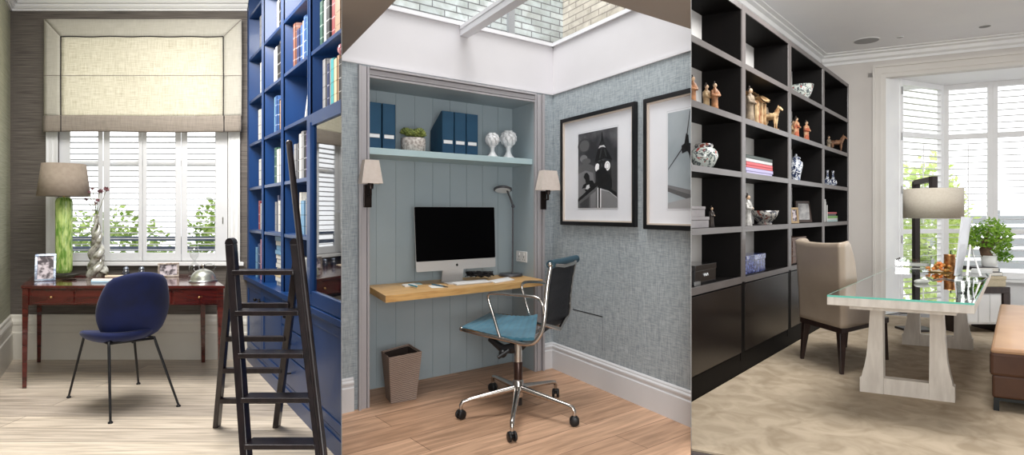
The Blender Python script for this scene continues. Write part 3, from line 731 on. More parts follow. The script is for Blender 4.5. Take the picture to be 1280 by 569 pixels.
PT = Vector((-1.25, 3.32, 1.69))
PB = FFR+Vector((.0, -.02, 0)); PD = PB.lerp(PT, .06)+Vector((.02, -.03, 0))
part('grab_pole', MB().tube([PB.lerp(PT, .05)+Vector((.018, -.01, 0)), PB.lerp(PT, .5)+Vector((.014, -.02, 0)), PT], [.016, .016, .017], 10).ball(PT, .019, 10), wood_d, ld)
for z_ in (.2, .4, .6, .8, 1.0):
    s = z_/TL.z
    L_ = FFL.lerp(TL, s); R_ = FFR.lerp(TR, s)
    part('tread', MB().bx(L_.x+.012, R_.x-.012, L_.y-.045, L_.y+.055, z_-.024, z_), wood_d, ld, bevel=.004)
    if z_ < 1:
        T1 = TL+Vector((-.005, .02, -.06)); T2 = TR+Vector((0, .03, -.05)); s = z_/T1.z
        L_ = RFL.lerp(T1, s); R_ = RFR.lerp(T2, s)
        part('rear_rung', MB().bx(L_.x+.01, R_.x-.01, L_.y-.018, L_.y+.018, z_-.030, z_), wood_d, ld, bevel=.003)

# ================================================================== MIDDLE ROOM: alcove office
setroom('M')
F = MF
RU = math.atan2(F.u.y, F.u.x); RV = math.atan2(-F.v.y, -F.v.x)
gcl = mat('grey_blue_grasscloth', sr(178, 186, 190), .8, c2=sr(132, 141, 147), sc=(5, 5, 60), ns=3.2, det=5, bump=.35, kind='weave')
oakf = plank_mat('oak_floor_boards', sr(212, 172, 142), sr(182, 144, 116), sr(110, 80, 60), -RU+.0, 2.6, .235, .45, (.8, 8, 1))
greyp = mat('grey_paint', sr(166, 163, 166), .4, c2=sr(170, 167, 170), ns=3)
palegrey = mat('pale_grey_paint', sr(206, 206, 208), .45, c2=sr(210, 210, 212), ns=3)
bluegrey = mat('blue_grey_panelling', sr(158, 171, 177), .5, c2=sr(162, 175, 181), ns=3)
shelfp = mat('pale_blue_shelf_paint', sr(170, 192, 196), .45, c2=sr(174, 196, 200), ns=3)
CH = 2.285
struct('floor_office', MB().bx(-1.7, 1.7, 2.6, 5.75, -.1, 0), oakf)
oa0 = F.hit(461, 300, b=0)[0]; oa1 = F.hit(667, 300, b=0)[0]
oh = (F.hit(461, 95, b=0)[2]+F.hit(667, 130, b=0)[2])/2
ca0 = F.hit(447, 300, b=0)[0]; ca1 = F.hit(678, 300, b=0)[0]; chh = CH-.012
AD = -.36
mb = MB().box(F, -2.3, oa0-.03, -.05, 0, 0, CH+.02).box(F, oa1+.03, .1, -.05, 0, 0, CH+.02).box(F, oa0-.03, oa1+.03, -.05, 0, oh+.02, CH+.02)
struct('wall_back_office', mb, gcl)
struct('wall_right_office', MB().box(F, 0, .1, -.1, 3.0, 0, CH+.02), gcl)
# access hatch in the right wall
ha = [F.hit(716, 386, a=0), F.hit(753, 394, a=0)]
struct('trim_4', MB().box(F, -.0015, 0, ha[1][1], ha[0][1], ha[0][2]-.008, ha[0][2]-.001), black_metal)
struct('trim_5', MB().box(F, -.001, 0, ha[1][1]-.002, ha[1][1]+.002, .28, ha[0][2]-.003), mat('hatch_joint', sr(92, 100, 106), .8))
# alcove lining
mb = MB()
n = 9; pw = (oa1-oa0)/n
for i in range(n): mb.box(F, oa0+i*pw+.002, oa0+(i+1)*pw-.002, AD-.02, AD, 0, oh)
mb.box(F, oa0, oa1, AD-.03, AD-.006, 0, oh)
struct('wall_alcove_back', mb, bluegrey)
struct('wall_alcove_left', MB().box(F, oa0-.03, oa0, AD-.02, 0, 0, oh), bluegrey)
struct('wall_alcove_right', MB().box(F, oa1, oa1+.03, AD-.02, 0, 0, oh), bluegrey)
struct('ceiling_alcove', MB().box(F, oa0-.03, oa1+.03, AD-.02, 0, oh, oh+.03), bluegrey)
def casing(a0, a1, w_, side):
    mb = MB(); d = [(0, .022), (.20, .003), (.28, .020), (.72, .003), (.80, .040)]
    for (s, t), (s2, _) in zip(d, d[1:]+[(1, 0)]):
        x0, x1 = a0+(a1-a0)*s, a0+(a1-a0)*s2
        mb.box(F, min(x0, x1), max(x0, x1), 0, t, 0, chh)
    return mb
struct('trim_6', casing(oa0, ca0, 0, 0), greyp)
struct('trim_7', casing(oa1, ca1, 0, 0), greyp)
mb = MB()
for (s, t), (s2, _) in zip([(0, .022), (.20, .003), (.28, .020), (.72, .003), (.80, .040)], [(.20, 0), (.28, 0), (.72, 0), (.80, 0), (1, 0)]):
    mb.box(F, oa0, oa1, 0, t, oh+(chh-oh)*s, oh+(chh-oh)*s2)
struct('trim_8', mb, greyp)
skM = [(0, 0), (.024, 0), (.024, .15), (.016, .158), (.016, .168), (.022, .176), (.022, .186), (.012, .196), (.012, .204), (.004, .214), (0, .214)]
sv = [F.W(-d, 3.0, h) for d, h in skM]; sw_ = [F.W(-d, 0, h) for d, h in skM]
struct('baseboard_right_office', MB().ext(sv, sw_), palegrey)
struct('baseboard_back_office', MB().ext([F.W(-2.2, d, h*1.02) for d, h in skM], [F.W(ca0-.03, d, h*1.02) for d, h in skM]), palegrey)
struct('baseboard_corner_office', MB().ext([F.W(ca1+.002, d, h) for d, h in skM], [F.W(-.004, d, h) for d, h in skM]), palegrey)
# ceiling round the roof light, the light well and its glass
ca = F.hit(427.8, 78, h=CH)[0]; e0 = F.hit(495, 0, h=CH); cb = F.hit(790, 13, h=CH)[1]
wallc = mat('well_paint', sr(204, 202, 205), .55, c2=sr(208, 206, 209), ns=2)
taupe = mat('taupe_ceiling', sr(140, 128, 118), .6, c2=sr(143, 131, 121), ns=2)
ca = e0[0]
struct('ceiling_office', MB().box(F, -3.2, ca, -.1, 3.2, CH, CH+.04).box(F, ca, .1, cb, 3.2, CH, CH+.04), taupe)
GH = 2.69
struct('wall_well', MB().box(F, ca-.03, .04, -.03, 0, CH+.02, GH).box(F, .0, .04, -.03, cb+.04, CH+.02, GH).box(F, ca-.03, ca, 0, cb+.03, CH+.04, GH).box(F, ca, 0, cb, cb+.03, CH+.04, GH), wallc)
struct('trim_9', MB().box(F, ca-.0, 0, -.002, .012, CH+.002, CH+.018).box(F, -.012, 0, 0, cb, CH+.002, CH+.018), wallc)
bk = [F.hit(571, 34, b=0), F.hit(600, 40, b=0)]
beam = mat('white_beam', sr(214, 214, 218), .35, c2=sr(220, 220, 224), ns=2)
ba = F.hit(581, 38, b=0)[0]
struct('trim_10', MB().box(F, ba-.045, ba+.03, 0, cb, GH-.075, GH+.0).box(F, ba-.05, ba-.045, 0, cb, GH-.03, GH), beam, bevel=.003)
rl = struct('window_2', MB().box(F, ca, 0, 0, .02, GH, GH+.03).box(F, ca, 0, cb-.02, cb, GH, GH+.03).box(F, ca, ca+.02, 0, cb, GH, GH+.03).box(F, -.02, 0, 0, cb, GH, GH+.03), beam)
struct('pane', MB().box(F, ca, 0, 0, cb, GH+.012, GH+.018), clear_pane, rl)
# neighbouring brick walls seen through the roof light
bw = brick_mat('whitewashed_brick', sr(205, 214, 214), sr(178, 190, 190), sr(96, 100, 102), RU)
bt_ = brick_mat('yellow_stock_brick', sr(206, 200, 186), sr(176, 168, 152), sr(130, 122, 112), RV)
struct('wall_outer_back', MB().box(F, -3.0, .35, -.30, -.06, CH+.3, 6.0), bw)
struct('wall_outer_right', MB().box(F, .16, .35, -.06, 2.6, CH+.3, 6.0), bt_)
pcol = F.hit(696, 50, a=.12)
single('downpipe', 'white downpipe on the brick corner seen through the roof light', 'pipe', MB().tube([F.W(.10, pcol[1], GH+.04), F.W(.10, pcol[1], 5.8)], .035, 16).tube([F.W(.10, pcol[1], 3.3), F.W(.10, pcol[1], 3.36)], .044, 16), white)
pc2 = F.hit(640, 20, b=-.03)[0]
single('wall_flashing', 'grey vertical flashing strip against the whitewashed brick seen through the roof light', 'flashing', MB().box(F, pc2-.03, pc2+.035, -.06, -.04, GH-.1, 5.9).box(F, pc2-.035, pc2-.03, -.06, -.03, GH-.1, 5.9), mat('zinc', sr(150, 154, 158), .5, .3))

# ---- shelf and oak desktop
s_h = F.hit(461, 184, b=-.02)[2]; s_t = .045
sf = struct('shelf_board', MB().box(F, oa0, oa1, AD, -.02, s_h-s_t, s_h), shelfp, bevel=.002)
sf['kind'] = ''; del sf['kind']; sf['label'] = 'pale blue painted shelf spanning the alcove above the computer'; sf['category'] = 'shelf'; sf.name = 'alcove_shelf'
oak = mat('oak_top', sr(214, 172, 112), .4, c2=sr(190, 146, 90), sc=(1.5, 14, 14), ns=3, det=5, rot=-RU, dist=.6, coat=.15)
oake = mat('oak_edge', sr(208, 160, 100), .45, c2=sr(186, 138, 84), sc=(2, 14, 30), ns=3, det=5, rot=-RU)
DH = .768
k1 = F.hit(461.5, 358.5, h=DH); k2 = F.hit(482, 370, h=DH)
dpoly = [(oa0+.001, AD+.001), (oa1-.001, AD+.001), (oa1-.001, .15), (oa1-.03, .175), (k2[0], k2[1]), (k1[0], k1[1]), (oa0+.001, k1[1]-.03)]
dt_ = part('oak_desktop', MB().ext([F.W(a, b_, DH-.045) for a, b_ in dpoly], [F.W(a, b_, DH) for a, b_ in dpoly]), oak, None, bevel=.003)
dt_['label'] = 'pale oak built-in desktop projecting from the alcove'; dt_['category'] = 'desk'

# ---- on the shelf
navy = mat('navy_box_file', sr(28, 72, 100), .6, c2=sr(25, 64, 92), ns=6)
lab = mat('white_label', sr(226, 228, 230), .6)
def files(x0, x1, where, group='blue box files on the alcove shelf'):
    A0 = F.hit(x0, 190, b=-.06)[0]; A1 = F.hit(x1, 190, b=-.06)[0]
    t = thing('box_file', 'navy blue box file on the alcove shelf, '+where, 'box file', F.W((A0+A1)/2, -.17, s_h), group=group)
    g = .0015; H1 = .315; d0, d1 = -.06, -.30; e = .003
    def side(a): 
        P_ = [(d0, 0), (d1, 0), (d1, H1*.62), (d0-.02, H1), (d0, H1)]
        # tall at the front, cut down diagonally to the back
        return [F.W(a, b_, s_h+h) for b_, h in P_]
    mb = MB().ext(side(A0+g), side(A0+g+e)).ext(side(A1-g-e), side(A1-g)).box(F, A0+g, A1-g, d0-e, d0, s_h, s_h+H1).box(F, A0+g, A1-g, d1, d0, s_h, s_h+.003).box(F, A0+g, A1-g, d1, d1+e, s_h, s_h+H1*.62)
    part('case', mb, navy, t)
    w_ = A1-A0
    part('label_card', MB().box(F, A0+w_*.14, A1-w_*.14, d0, d0+.002, s_h+.075, s_h+.098), lab, t, label='white label card')
    part('label_holder', MB().box(F, A0+w_*.12, A1-w_*.12, d0, d0+.0012, s_h+.072, s_h+.101), steel, t)
files(458.5, 477.0, 'at the far end from the finials'); files(478, 494.5, 'next to the white succulent pot')
files(552.5, 567.5, 'the one of three showing its slanted side'); files(568, 582.5, 'middle one of the three in a row'); files(583, 597.5, 'the one of three next to the finials')
c = F.W(F.hit(516.5, 190, b=-.13)[0], -.13, s_h)
t = thing('succulent_pot', 'white woven-pattern pot on the alcove shelf between the blue box files', 'pot', c)
part('pot', MB().lathe(c, [(.075, 0), (.084, .01), (.087, .05), (.086, .098), (.080, .10), (.078, .085)], 48, rib=.035, ribn=24), mat('white_woven_pot', sr(206, 200, 194), .7, c2=sr(150, 142, 136), ns=1, sc=(60, 60, 60), det=1), t)
part('soil', MB().lathe(c, [(.078, .08), (.06, .088)], 20), mat('soil', sr(60, 50, 40), .95), t)
t2 = thing('succulent', 'green succulent rosettes growing in the white woven pot', 'plant', c+Vector((0, 0, .088)))
mb = MB()
for k in range(7):
    o_ = c+Vector((random.uniform(-.05, .05), random.uniform(-.03, .03), .098+random.uniform(0, .02)))
    for r in range(4):
        for q in range(8):
            a = q*PI/4+r*.4; el = .25+r*.32; d_ = Vector((math.cos(a)*math.cos(el), math.sin(a)*math.cos(el), math.sin(el)))
            mb.ball(o_+d_*.028+Vector((0, 0, .012)), (.023, .011, .008), 6, 0, Matrix.Rotation(a, 3, 'Z') @ Matrix.Rotation(-el, 3, 'Y'), 4)
part('rosettes', mb, mat('succulent_green', sr(148, 158, 84), .6, c2=sr(84, 98, 46), ns=30), t2)
cer = mat('white_ceramic', sr(226, 228, 230), .3, c2=sr(220, 222, 224), ns=5, coat=.3)
def finial(px, s, lab_, b_=-.12):
    c = F.W(F.hit(px, 190, b=b_)[0], b_, s_h)
    t = thing('artichoke_finial', lab_, 'ornament', c, group=None)
    part('pedestal', MB().lathe(c, [(.044*s, 0), (.045*s, .006), (.036*s, .014*s), (.024*s, .03*s), (.016*s, .05*s), (.017*s, .075*s), (.028*s, .085*s), (.02*s, .095*s)], 24), cer, t)
    mb = MB(); R = .056*s; ctr = c+Vector((0, 0, .142*s)); mb.ball(ctr, R*.93, 16, k=10)
    for i in range(6):
        el = -.9+i*.42; nn = max(4, int(9*math.cos(el)))
        for q in range(nn):
            a = 2*PI*(q+.5*(i % 2))/nn
            d_ = Vector((math.cos(a)*math.cos(el), math.sin(a)*math.cos(el), math.sin(el)))
            mb.ball(ctr+d_*R*.93, (R*.10, R*.34, R*.36), 8, 0, Matrix.Rotation(a, 3, 'Z') @ Matrix.Rotation(-el-.25, 3, 'Y'), 5)
    part('artichoke_head', mb, cer, t)
finial(615.5, .98, 'smaller white ceramic artichoke finial on a pedestal, beside the blue box files', -.08)
finial(635.5, 1.20, 'larger white ceramic artichoke finial on a pedestal, behind its smaller twin', -.15)

# ---- wall lights on the casing
shm = mat('ivory_shade', sr(232, 222, 214), .8, c2=sr(226, 215, 206), ns=40, transl=.3)
bronze = mat('dark_bronze', sr(48, 40, 38), .35, .7)
def sconce(x0, x1, y0, y1, lab_, ahint):
    # shade stands b=.11 off the wall
    b_ = .11; A0 = F.hit(x0, y1, b=b_)[0]; A1 = F.hit(x1, y1, b=b_)[0]; h0 = F.hit((x0+x1)/2, y1, b=b_)[2]; h1 = F.hit((x0+x1)/2, y0, b=b_)[2]
    ac = (A0+A1)/2; w0 = (A1-A0)/2; w1 = w0*.66
    t = thing('wall_light', lab_, 'wall light', F.W(ac, 0, h0-.14), group=None)
    def ring(w, h, d): return [F.W(ac-w, b_-d, h), F.W(ac+w, b_-d, h), F.W(ac+w, b_+d, h), F.W(ac-w, b_+d, h)]
    R0, R1 = ring(w0, h0, .05), ring(w1, h1, .038)
    part('lamp_shade', MB().add(R0+R1, [(0, 1, 5, 4), (1, 2, 6, 5), (2, 3, 7, 6), (3, 0, 4, 7)]), shm, t, solid=.003)
    part('wall_plate', MB().box(F, ac-.028, ac+.028, .03, .046, h0-.155, h0-.005), bronze, t, bevel=.003)
    part('arm', MB().tube([F.W(ac, .04, h0-.075), F.W(ac, b_, h0-.075), F.W(ac, b_, h0+.03)], .009, 8).lathe(F.W(ac, b_, h0-.035), [(.018, 0), (.02, .03), (.012, .05)], 12), bronze, t)
sconce(450, 476, 200.5, 229.5, 'ivory shaded wall light on the alcove casing above the waste bin side', 0)
sconce(673, 697, 213.5, 238, 'ivory shaded wall light on the alcove casing beside the clock tower print', 0)

# ---- computer
alu = mat('computer_aluminium', sr(206, 204, 202), .3, .55)
screen = mat('black_glass', sr(2, 2, 3), .3, spec=.06)
TLm, TRm, BLm, BRm = (517.5, 258.5), (618, 259), (520.5, 340), (619.5, 333)
YL, YR = 4.33, 4.60
P0, P1, P2, P3 = at(520.5, 340.5, YL), at(619.5, 333.5, YR), at(618, 259, YR+.03), at(517.5, 258.5, YL+.03)
t = thing('computer', 'large all-in-one computer with black screen and silver chin on the oak desk', 'computer', F.W(F.hit(563, 350, h=DH)[0], -.16, DH))
nrm = (P1-P0).cross(P3-P0).normalized(); nrm = nrm if nrm.y > 0 else -nrm
Q = lambda s, v, d=0: P0.lerp(P1, s).lerp(P3.lerp(P2, s), v)+nrm*d
def plate(s0, s1, v0, v1, d0, d1, rc=.02):
    pts = []
    for (cs, cv, a0_) in ((s1-rc*.6, v1-rc, 0), (s0+rc*.6, v1-rc, 1), (s0+rc*.6, v0+rc, 2), (s1-rc*.6, v0+rc, 3)):
        for k in range(5):
            a = (a0_+k/4)*PI/2; pts.append((cs+math.cos(a)*rc*.6, cv+math.sin(a)*rc))
    return MB().ext([Q(s, v, d0) for s, v in pts], [Q(s, v, d1) for s, v in pts], smooth=False)
part('body', plate(0, 1, 0, 1, .0, .006), alu, t)
part('rear_case', MB().grid(lambda i, j: Q(.02+.96*i, .02+.96*j, .006+.05*math.sin(PI*i)**.6*math.sin(PI*j)**.6), 16, 12), alu, t)
vb = .155
part('screen', plate(.002, .998, vb, .998, -.0015, .002), screen, t)
# fruit mark on the chin
lg = []
cxm, cym, sz = .5, .072, .021
ar = (P1-P0).length/(P3-P0).length
def lp(x, y): return Q(cxm+x*sz/ar*1.0, cym+y*sz, -.0012)
out = []
for k in range(40):
    a = k/40*2*PI; x = math.cos(a); y = math.sin(a); r = 1+.0*x
    yy = y*1.05-.12*(math.exp(-(x/.25)**2))*(1 if y > 0 else -1); xx = x*(.95 if y > 0 else .88)
    d_ = math.hypot(xx-1.25, yy-.15)
    if d_ < .52: ang = math.atan2(yy-.15, xx-1.25); xx = 1.25+.52*math.cos(ang); yy = .15+.52*math.sin(ang)
    out.append((xx, yy))
lm = MB().ext([lp(x, y) for x, y in out], [lp(x, y)+nrm*.001 for x, y in out])
lf_ = [(0.05+.30*math.cos(.8), 1.15)]; leafp = [(.02, 1.12), (.08, 1.42), (.38, 1.68), (.36, 1.36)]
lm.ext([lp(x, y) for x, y in leafp], [lp(x, y)+nrm*.001 for x, y in leafp])
part('maker_mark', lm, mat('mark_black', sr(12, 12, 12), .3), t)
mc = Q(.5, 0, .03)
bb = F.ab(mc.x, mc.y)
fwd = Vector((-nrm.x, -nrm.y, 0)).normalized(); sdm = Vector((P1.x-P0.x, P1.y-P0.y, 0)).normalized()
o = Vector((mc.x, mc.y, 0))
def st(x, d, h): return o+sdm*x+fwd*d+Vector((0, 0, h))
part('stand', MB().ext([st(-.095, .10, DH+.001), st(.095, .10, DH+.001), st(.095, -.09, DH+.001), st(-.095, -.09, DH+.001)], [st(-.095, .10, DH+.008), st(.095, .10, DH+.008), st(.095, -.09, DH+.008), st(-.095, -.09, DH+.008)])
     .ext([st(-.085, -.085, DH+.004), st(.085, -.085, DH+.004), st(.085, -.095, DH+.004), st(-.085, -.095, DH+.004)], [st(-.085, -.02, 1.0), st(.085, -.02, 1.0), st(.085, -.03, 1.0), st(-.085, -.03, 1.0)]), alu, t)
# cable tangle beside the stand
mb = MB(); cc = at_h(583, 348.5, DH)
for k in range(9):
    pts = [cc+Vector((.16*math.sin(i*.9+k)*.5+.07+.03*k*.3, .03*math.cos(i*1.3+k), DH+.012+.045*abs(math.sin(i*.8+k*2))))-Vector((0, 0, DH)) for i in range(14)]
    mb.tube(pts, .0045, 6)
single('cable', 'tangle of black cables lying behind the computer on the oak desk', 'cable', mb, black_metal)
# keyboard, trackpad
whp = mat('white_keys', sr(226, 224, 222), .5)
def slab(fr, name, lab_, cat, quad, h, mats, thick=.006, extra=None):
    c_ = sum((q for q in quad), Vector())/4
    t = thing(name, lab_, cat, c_); part('body', MB().ext(quad, [q+Vector((0, 0, thick)) for q in quad]), mats, t, bevel=.001); return t, c_
def desk_quad(pts, h=DH): return [at_h(x, y, h+.001) for x, y in pts]
kq = desk_quad([(562.5, 354), (571, 357.5), (615, 353.5), (606, 350)])
t, _ = slab(F, 'keyboard', 'slim white keyboard on the oak desk in front of the computer', 'keyboard', kq, DH, alu)
for r in range(4):
    for k in range(12):
        f = lambda s, v: kq[0].lerp(kq[3], s).lerp(kq[1].lerp(kq[2], s), v)+Vector((0, 0, .006))
        s0_, s1_, v0, v1 = .02+k*.08, .02+k*.08+.072, .06+r*.225, .06+r*.225+.19
        qd = [f(s0_, v0), f(s1_, v0), f(s1_, v1), f(s0_, v1)]
        part('key', MB().ext(qd, [q+Vector((0, 0, .003)) for q in qd]), whp, t)
slab(F, 'trackpad', 'white trackpad on the oak desk between the keyboard and the lamp base', 'trackpad', desk_quad([(611, 351.5), (619, 354.5), (643, 350.5), (635, 347.3)]), DH, whp)
slab(F, 'notepaper', 'white note paper under a pen on the oak desk beside the keyboard', 'paper', desk_quad([(535, 357.5), (540, 360.5), (557, 359.5), (551, 356)]), DH, paper, .002)
q0_, q1_ = at_h(540, 355.5, DH+.008), at_h(560, 359, DH+.008)
t = thing('ballpoint_pen', 'blue and black pen lying across the note paper on the oak desk', 'pen', q0_)
part('barrel', MB().tube([q0_, q0_.lerp(q1_, .75)], .0055, 8), mat('teal_pen', sr(50, 90, 110), .3), t); part('tip', MB().tube([q0_.lerp(q1_, .75), q1_], [.0055, .002], 8), black_metal, t)
t, _ = slab(F, 'notebook', 'white notebook with a teal ribbon lying on the oak desk below the computer', 'notebook', desk_quad([(502, 357.5), (506, 359), (522, 358), (517, 355.5)]), DH, paper, .010)
c1_, c2_ = at_h(511, 356, DH+.013), at_h(521, 358.5, DH+.013)
part('ribbon', MB().tube([c1_, c2_], .006, 6), mat('teal_ribbon', sr(60, 130, 150), .5), t, label='teal marker ribbon')
t, _ = slab(F, 'index_card', 'turquoise edged card lying beside the notebook on the oak desk', 'card', desk_quad([(515, 354.6), (518, 356.8), (528, 355.8), (524, 353.8)]), DH, mat('turq_card', sr(190, 220, 222), .6), .004)
# leaning picture card at the left end
cb_ = at_h(463.5, 354.5, DH)
t = thing('picture_card', 'small picture card leaning at the end of the oak desk by the casing', 'card', cb_)
A_ = [at(460.5, 355, cb_.y-.02), at(466.5, 353.5, cb_.y), at(461.5, 323, cb_.y+.02), at(459.5, 324, cb_.y)]
A_[0].z = max(A_[0].z, DH); A_[1].z = max(A_[1].z, DH)
part('card', MB().ext(A_, [p+Vector((.01, .012, 0)) for p in A_]), mat('card_picture', sr(200, 170, 150), .5, c2=sr(60, 130, 150), ns=14, lo=.45, hi=.6), t)
part('back_stand', MB().tube([A_[2].lerp(A_[1], .4)+Vector((.008, .01, 0)), Vector((cb_.x+.01, cb_.y+.06, DH+.004))], .003, 6), black_metal, t)
# desk lamp
lb = at_h(637, 341.5, DH); lb = F.W(F.hit(637, 342, h=DH)[0]-.095, -.21, DH)
t = thing('desk_lamp', 'slender grey desk lamp with a flat disc head on the oak desk', 'lamp', lb)
gm = mat('lamp_grey', sr(84, 84, 88), .4, .4)
kx = lambda px: (px-640)/KF*lb.y
hz = lambda py: EYE-(py-HOR)/KF*lb.y
dx = lb.x-kx(637)
part('base', MB().lathe(lb, [(.098, 0), (.10, .004), (.10, .018), (.095, .022)], 36), gm, t)
part('pole', MB().tube([lb+Vector((.015, 0, .02)), Vector((lb.x+.02, lb.y, hz(258)))], .0075, 10), gm, t)
J = Vector((lb.x+.02, lb.y, hz(258))); HD = Vector((lb.x-.065, lb.y-.06, hz(238)))
part('arm', MB().tube([J, J+Vector((-.012, 0, .04)), HD+Vector((.035, 0, -.0))], .009, 8).ball(J, .015, 8), gm, t)
part('disc_head', MB().lathe(HD, [(.068, -.004), (.076, .0), (.076, .012), (.068, .016)], 32, M=Matrix.Rotation(-.30, 3, 'X')), gm, t)
part('diffuser', MB().lathe(HD, [(.064, -.006), (.064, -.003)], 32, M=Matrix.Rotation(-.30, 3, 'X')), mat('diffuser', sr(220, 224, 226), .5), t, label='pale round diffuser')
part('finial', MB().lathe(HD, [(.006, .014), (.006, .03), (.002, .034)], 10, M=Matrix.Rotation(-.30, 3, 'X')), gm, t)
# power socket on the alcove side
sb = F.hit(654, 321, a=oa1)
so = thing('power_socket', 'white double power socket on the alcove side above the oak desk', 'socket', F.W(oa1, sb[1], sb[2]-.05))
part('face_plate', MB().box(F, oa1-.008, oa1, sb[1]-.11, sb[1]+.07, sb[2]-.045, sb[2]+.045), whp, so, bevel=.002)
for db in (-.06, .02):
    part('switch', MB().box(F, oa1-.012, oa1-.008, sb[1]+db-.012, sb[1]+db+.012, sb[2]+.012, sb[2]+.032), whp, so)
    part('pin_holes', MB().box(F, oa1-.0085, oa1-.0078, sb[1]+db-.004, sb[1]+db+.004, sb[2]-.008, sb[2]+.004).box(F, oa1-.0085, oa1-.0078, sb[1]+db-.02, sb[1]+db-.012, sb[2]-.028, sb[2]-.022).box(F, oa1-.0085, oa1-.0078, sb[1]+db+.012, sb[1]+db+.02, sb[2]-.028, sb[2]-.022), black_metal, so)

# ---- waste bin
Yb = 3.98
bin_ = thing('waste_bin', 'square tapered waste bin in woven brown-grey stripes under the oak desk', 'bin', at(498, 266+EYE*KF/3.98, 3.98))
def sqr(pts, Y4): return [at(x, y, Y) for (x, y), Y in zip(pts, Y4)]
zr = .335
top = [at_h(x, y, zr) for x, y in ((477, 439), (486.5, 447.2), (527, 439.5), (511, 430))]
bot = [at_h(x, y, 0.004) for x, y in ((483, 497), (489, 504.5), (520, 499), (509, 492))]
mb = MB(); n = 14
for i in range(4):
    j = (i+1) % 4
    mb.add([bot[i], bot[j], top[j], top[i]], [(0, 1, 2, 3)])
mb.add(bot, [(0, 1, 2, 3)])
weave = mat('woven_bin', sr(176, 158, 146), .75, c2=sr(104, 88, 80), ns=34, kind='wave', dist=3.5, bump=.5)
ci = sum(top, Vector())/4
part('body', mb, weave, bin_, solid=.006)
part('liner', MB().add([t_.lerp(ci, .12)-Vector((0, 0, .01)) for t_ in top]+[b_.lerp(sum(bot, Vector())/4, .28)+Vector((0, 0, .02)) for b_ in bot], [(0, 1, 5, 4), (1, 2, 6, 5), (2, 3, 7, 6), (3, 0, 4, 7), (4, 5, 6, 7)]), mat('bin_inside', sr(52, 42, 38), .8), bin_)
# ---- office chair
chrome2 = mat('chair_chrome', sr(196, 190, 184), .18, 1)
teal = mat('teal_leather', sr(72, 126, 148), .5, c2=sr(54, 106, 128), sc=(1, 1, 1), ns=9, sheen=.2)
tealb = mat('teal_leather_back', sr(40, 66, 80), .5)
mesh_b = mat('black_back_mesh', sr(22, 22, 26), .6, c2=sr(34, 34, 40), ns=60)
CX, CY = .040, 3.84
oc = thing('office_chair', 'teal ribbed office chair with chrome frame and five-star castor base', 'chair', (CX, CY, 0))
NF, FF, FB, NBk = at(578, 411, 4.1), at(614, 392.5, 4.58), at(672, 397, 4.32), at(668, 427, 3.77)
def sq(s, v):   # s front->back, v near->far
    p_ = NF.lerp(NBk, s).lerp(FF.lerp(FB, s), v); p_.z += -.012*math.sin(PI*s)-.008*math.sin(PI*v)+.03*max(0, s-.8)**1.2*3; return p_
def rib_s(i, j): 
    p_ = sq(i, j); p_.z += .010+.004*abs(math.sin(i*PI*11)); return p_
mb = MB().grid(rib_s, 66, 10).grid(lambda i, j: sq(i, j)+Vector((0, 0, -.006)), 10, 10)
for (fa_, fb_) in ((lambda t: rib_s(t, 0), lambda t: sq(t, 0)), (lambda t: rib_s(t, 1), lambda t: sq(t, 1)), (lambda t: rib_s(0, t), lambda t: sq(0, t)), (lambda t: rib_s(1, t), lambda t: sq(1, t))):
    mb.grid(lambda i, j: fa_(i).lerp(fb_(i)+Vector((0, 0, -.006)), j), 66, 1)
part('seat', mb, teal, oc)
nearf = [(577, 411.5, 4.12), (600, 417.5, 4.0), (632, 425, 3.88), (655, 430.5, 3.80), (668, 428, 3.77), (677, 415, 3.765), (680.5, 398, 3.77), (682, 380, 3.78), (684, 358, 3.79), (688, 334, 3.80), (690, 330, 3.81)]
farf = [(613, 393, 4.60), (650, 398, 4.44), (683, 408, 4.28), (697, 408, 4.22), (706, 400, 4.20), (711, 388, 4.20), (712, 370, 4.205), (714.5, 350, 4.22), (718.5, 328, 4.25), (720, 323, 4.26)]
def smooth(pts, n=4):
    P_ = [at(*q) for q in pts]; out = []
    for i in range(len(P_)-1):
        a, b_, c_, d_ = P_[max(i-1, 0)], P_[i], P_[i+1], P_[min(i+2, len(P_)-1)]
        for k in range(n):
            t = k/n; out.append(.5*((2*b_)+(c_-a)*t+(2*a-5*b_+4*c_-d_)*t*t+(3*b_-a-3*c_+d_)*t**3))
    return out+[P_[-1]]
SN, SF = smooth(nearf), smooth(farf)
part('side_rail', MB().tube(SN, .013, 10, flat=1.1), chrome2, oc); part('side_rail', MB().tube(SF, .013, 10, flat=1.1), chrome2, oc)
# back panel stretched between the two rails
NBp = smooth(nearf[5:], 6); FBp = smooth(farf[4:], 6)
def along(P_, t): x = t*(len(P_)-1); i = min(int(x), len(P_)-2); return P_[i].lerp(P_[i+1], x-i)
bn = Vector((.42, -.5, 0)).normalized()
part('backrest', MB().grid(lambda i, j: along(NBp, i*.97).lerp(along(FBp, i*.97), .02+.96*j)+Vector((0, 0, -.01))+bn*(-.02*math.sin(PI*j)+.003*abs(math.sin(i*PI*9))), 60, 8), [mesh_b], oc, solid=.012)
part('front_pad', MB().grid(lambda i, j: along(NBp, i*.97).lerp(along(FBp, i*.97), .06+.88*j)+Vector((0, 0, -.01))+bn*(-.02*math.sin(PI*j)-.02+.004*abs(math.sin(i*PI*9))), 60, 8), [teal], oc, solid=.01, label='teal ribbed inner face')
a_, b_ = along(NBp, 1), along(FBp, 1)
part('headroll', MB().tube([a_+Vector((-.012, -.01, -.004)), a_.lerp(b_, .5)+Vector((-.01, -.005, -.006)), b_+Vector((.0, 0, -.004))], .028, 14), mat('headroll_teal', sr(46, 74, 88), .5), oc)
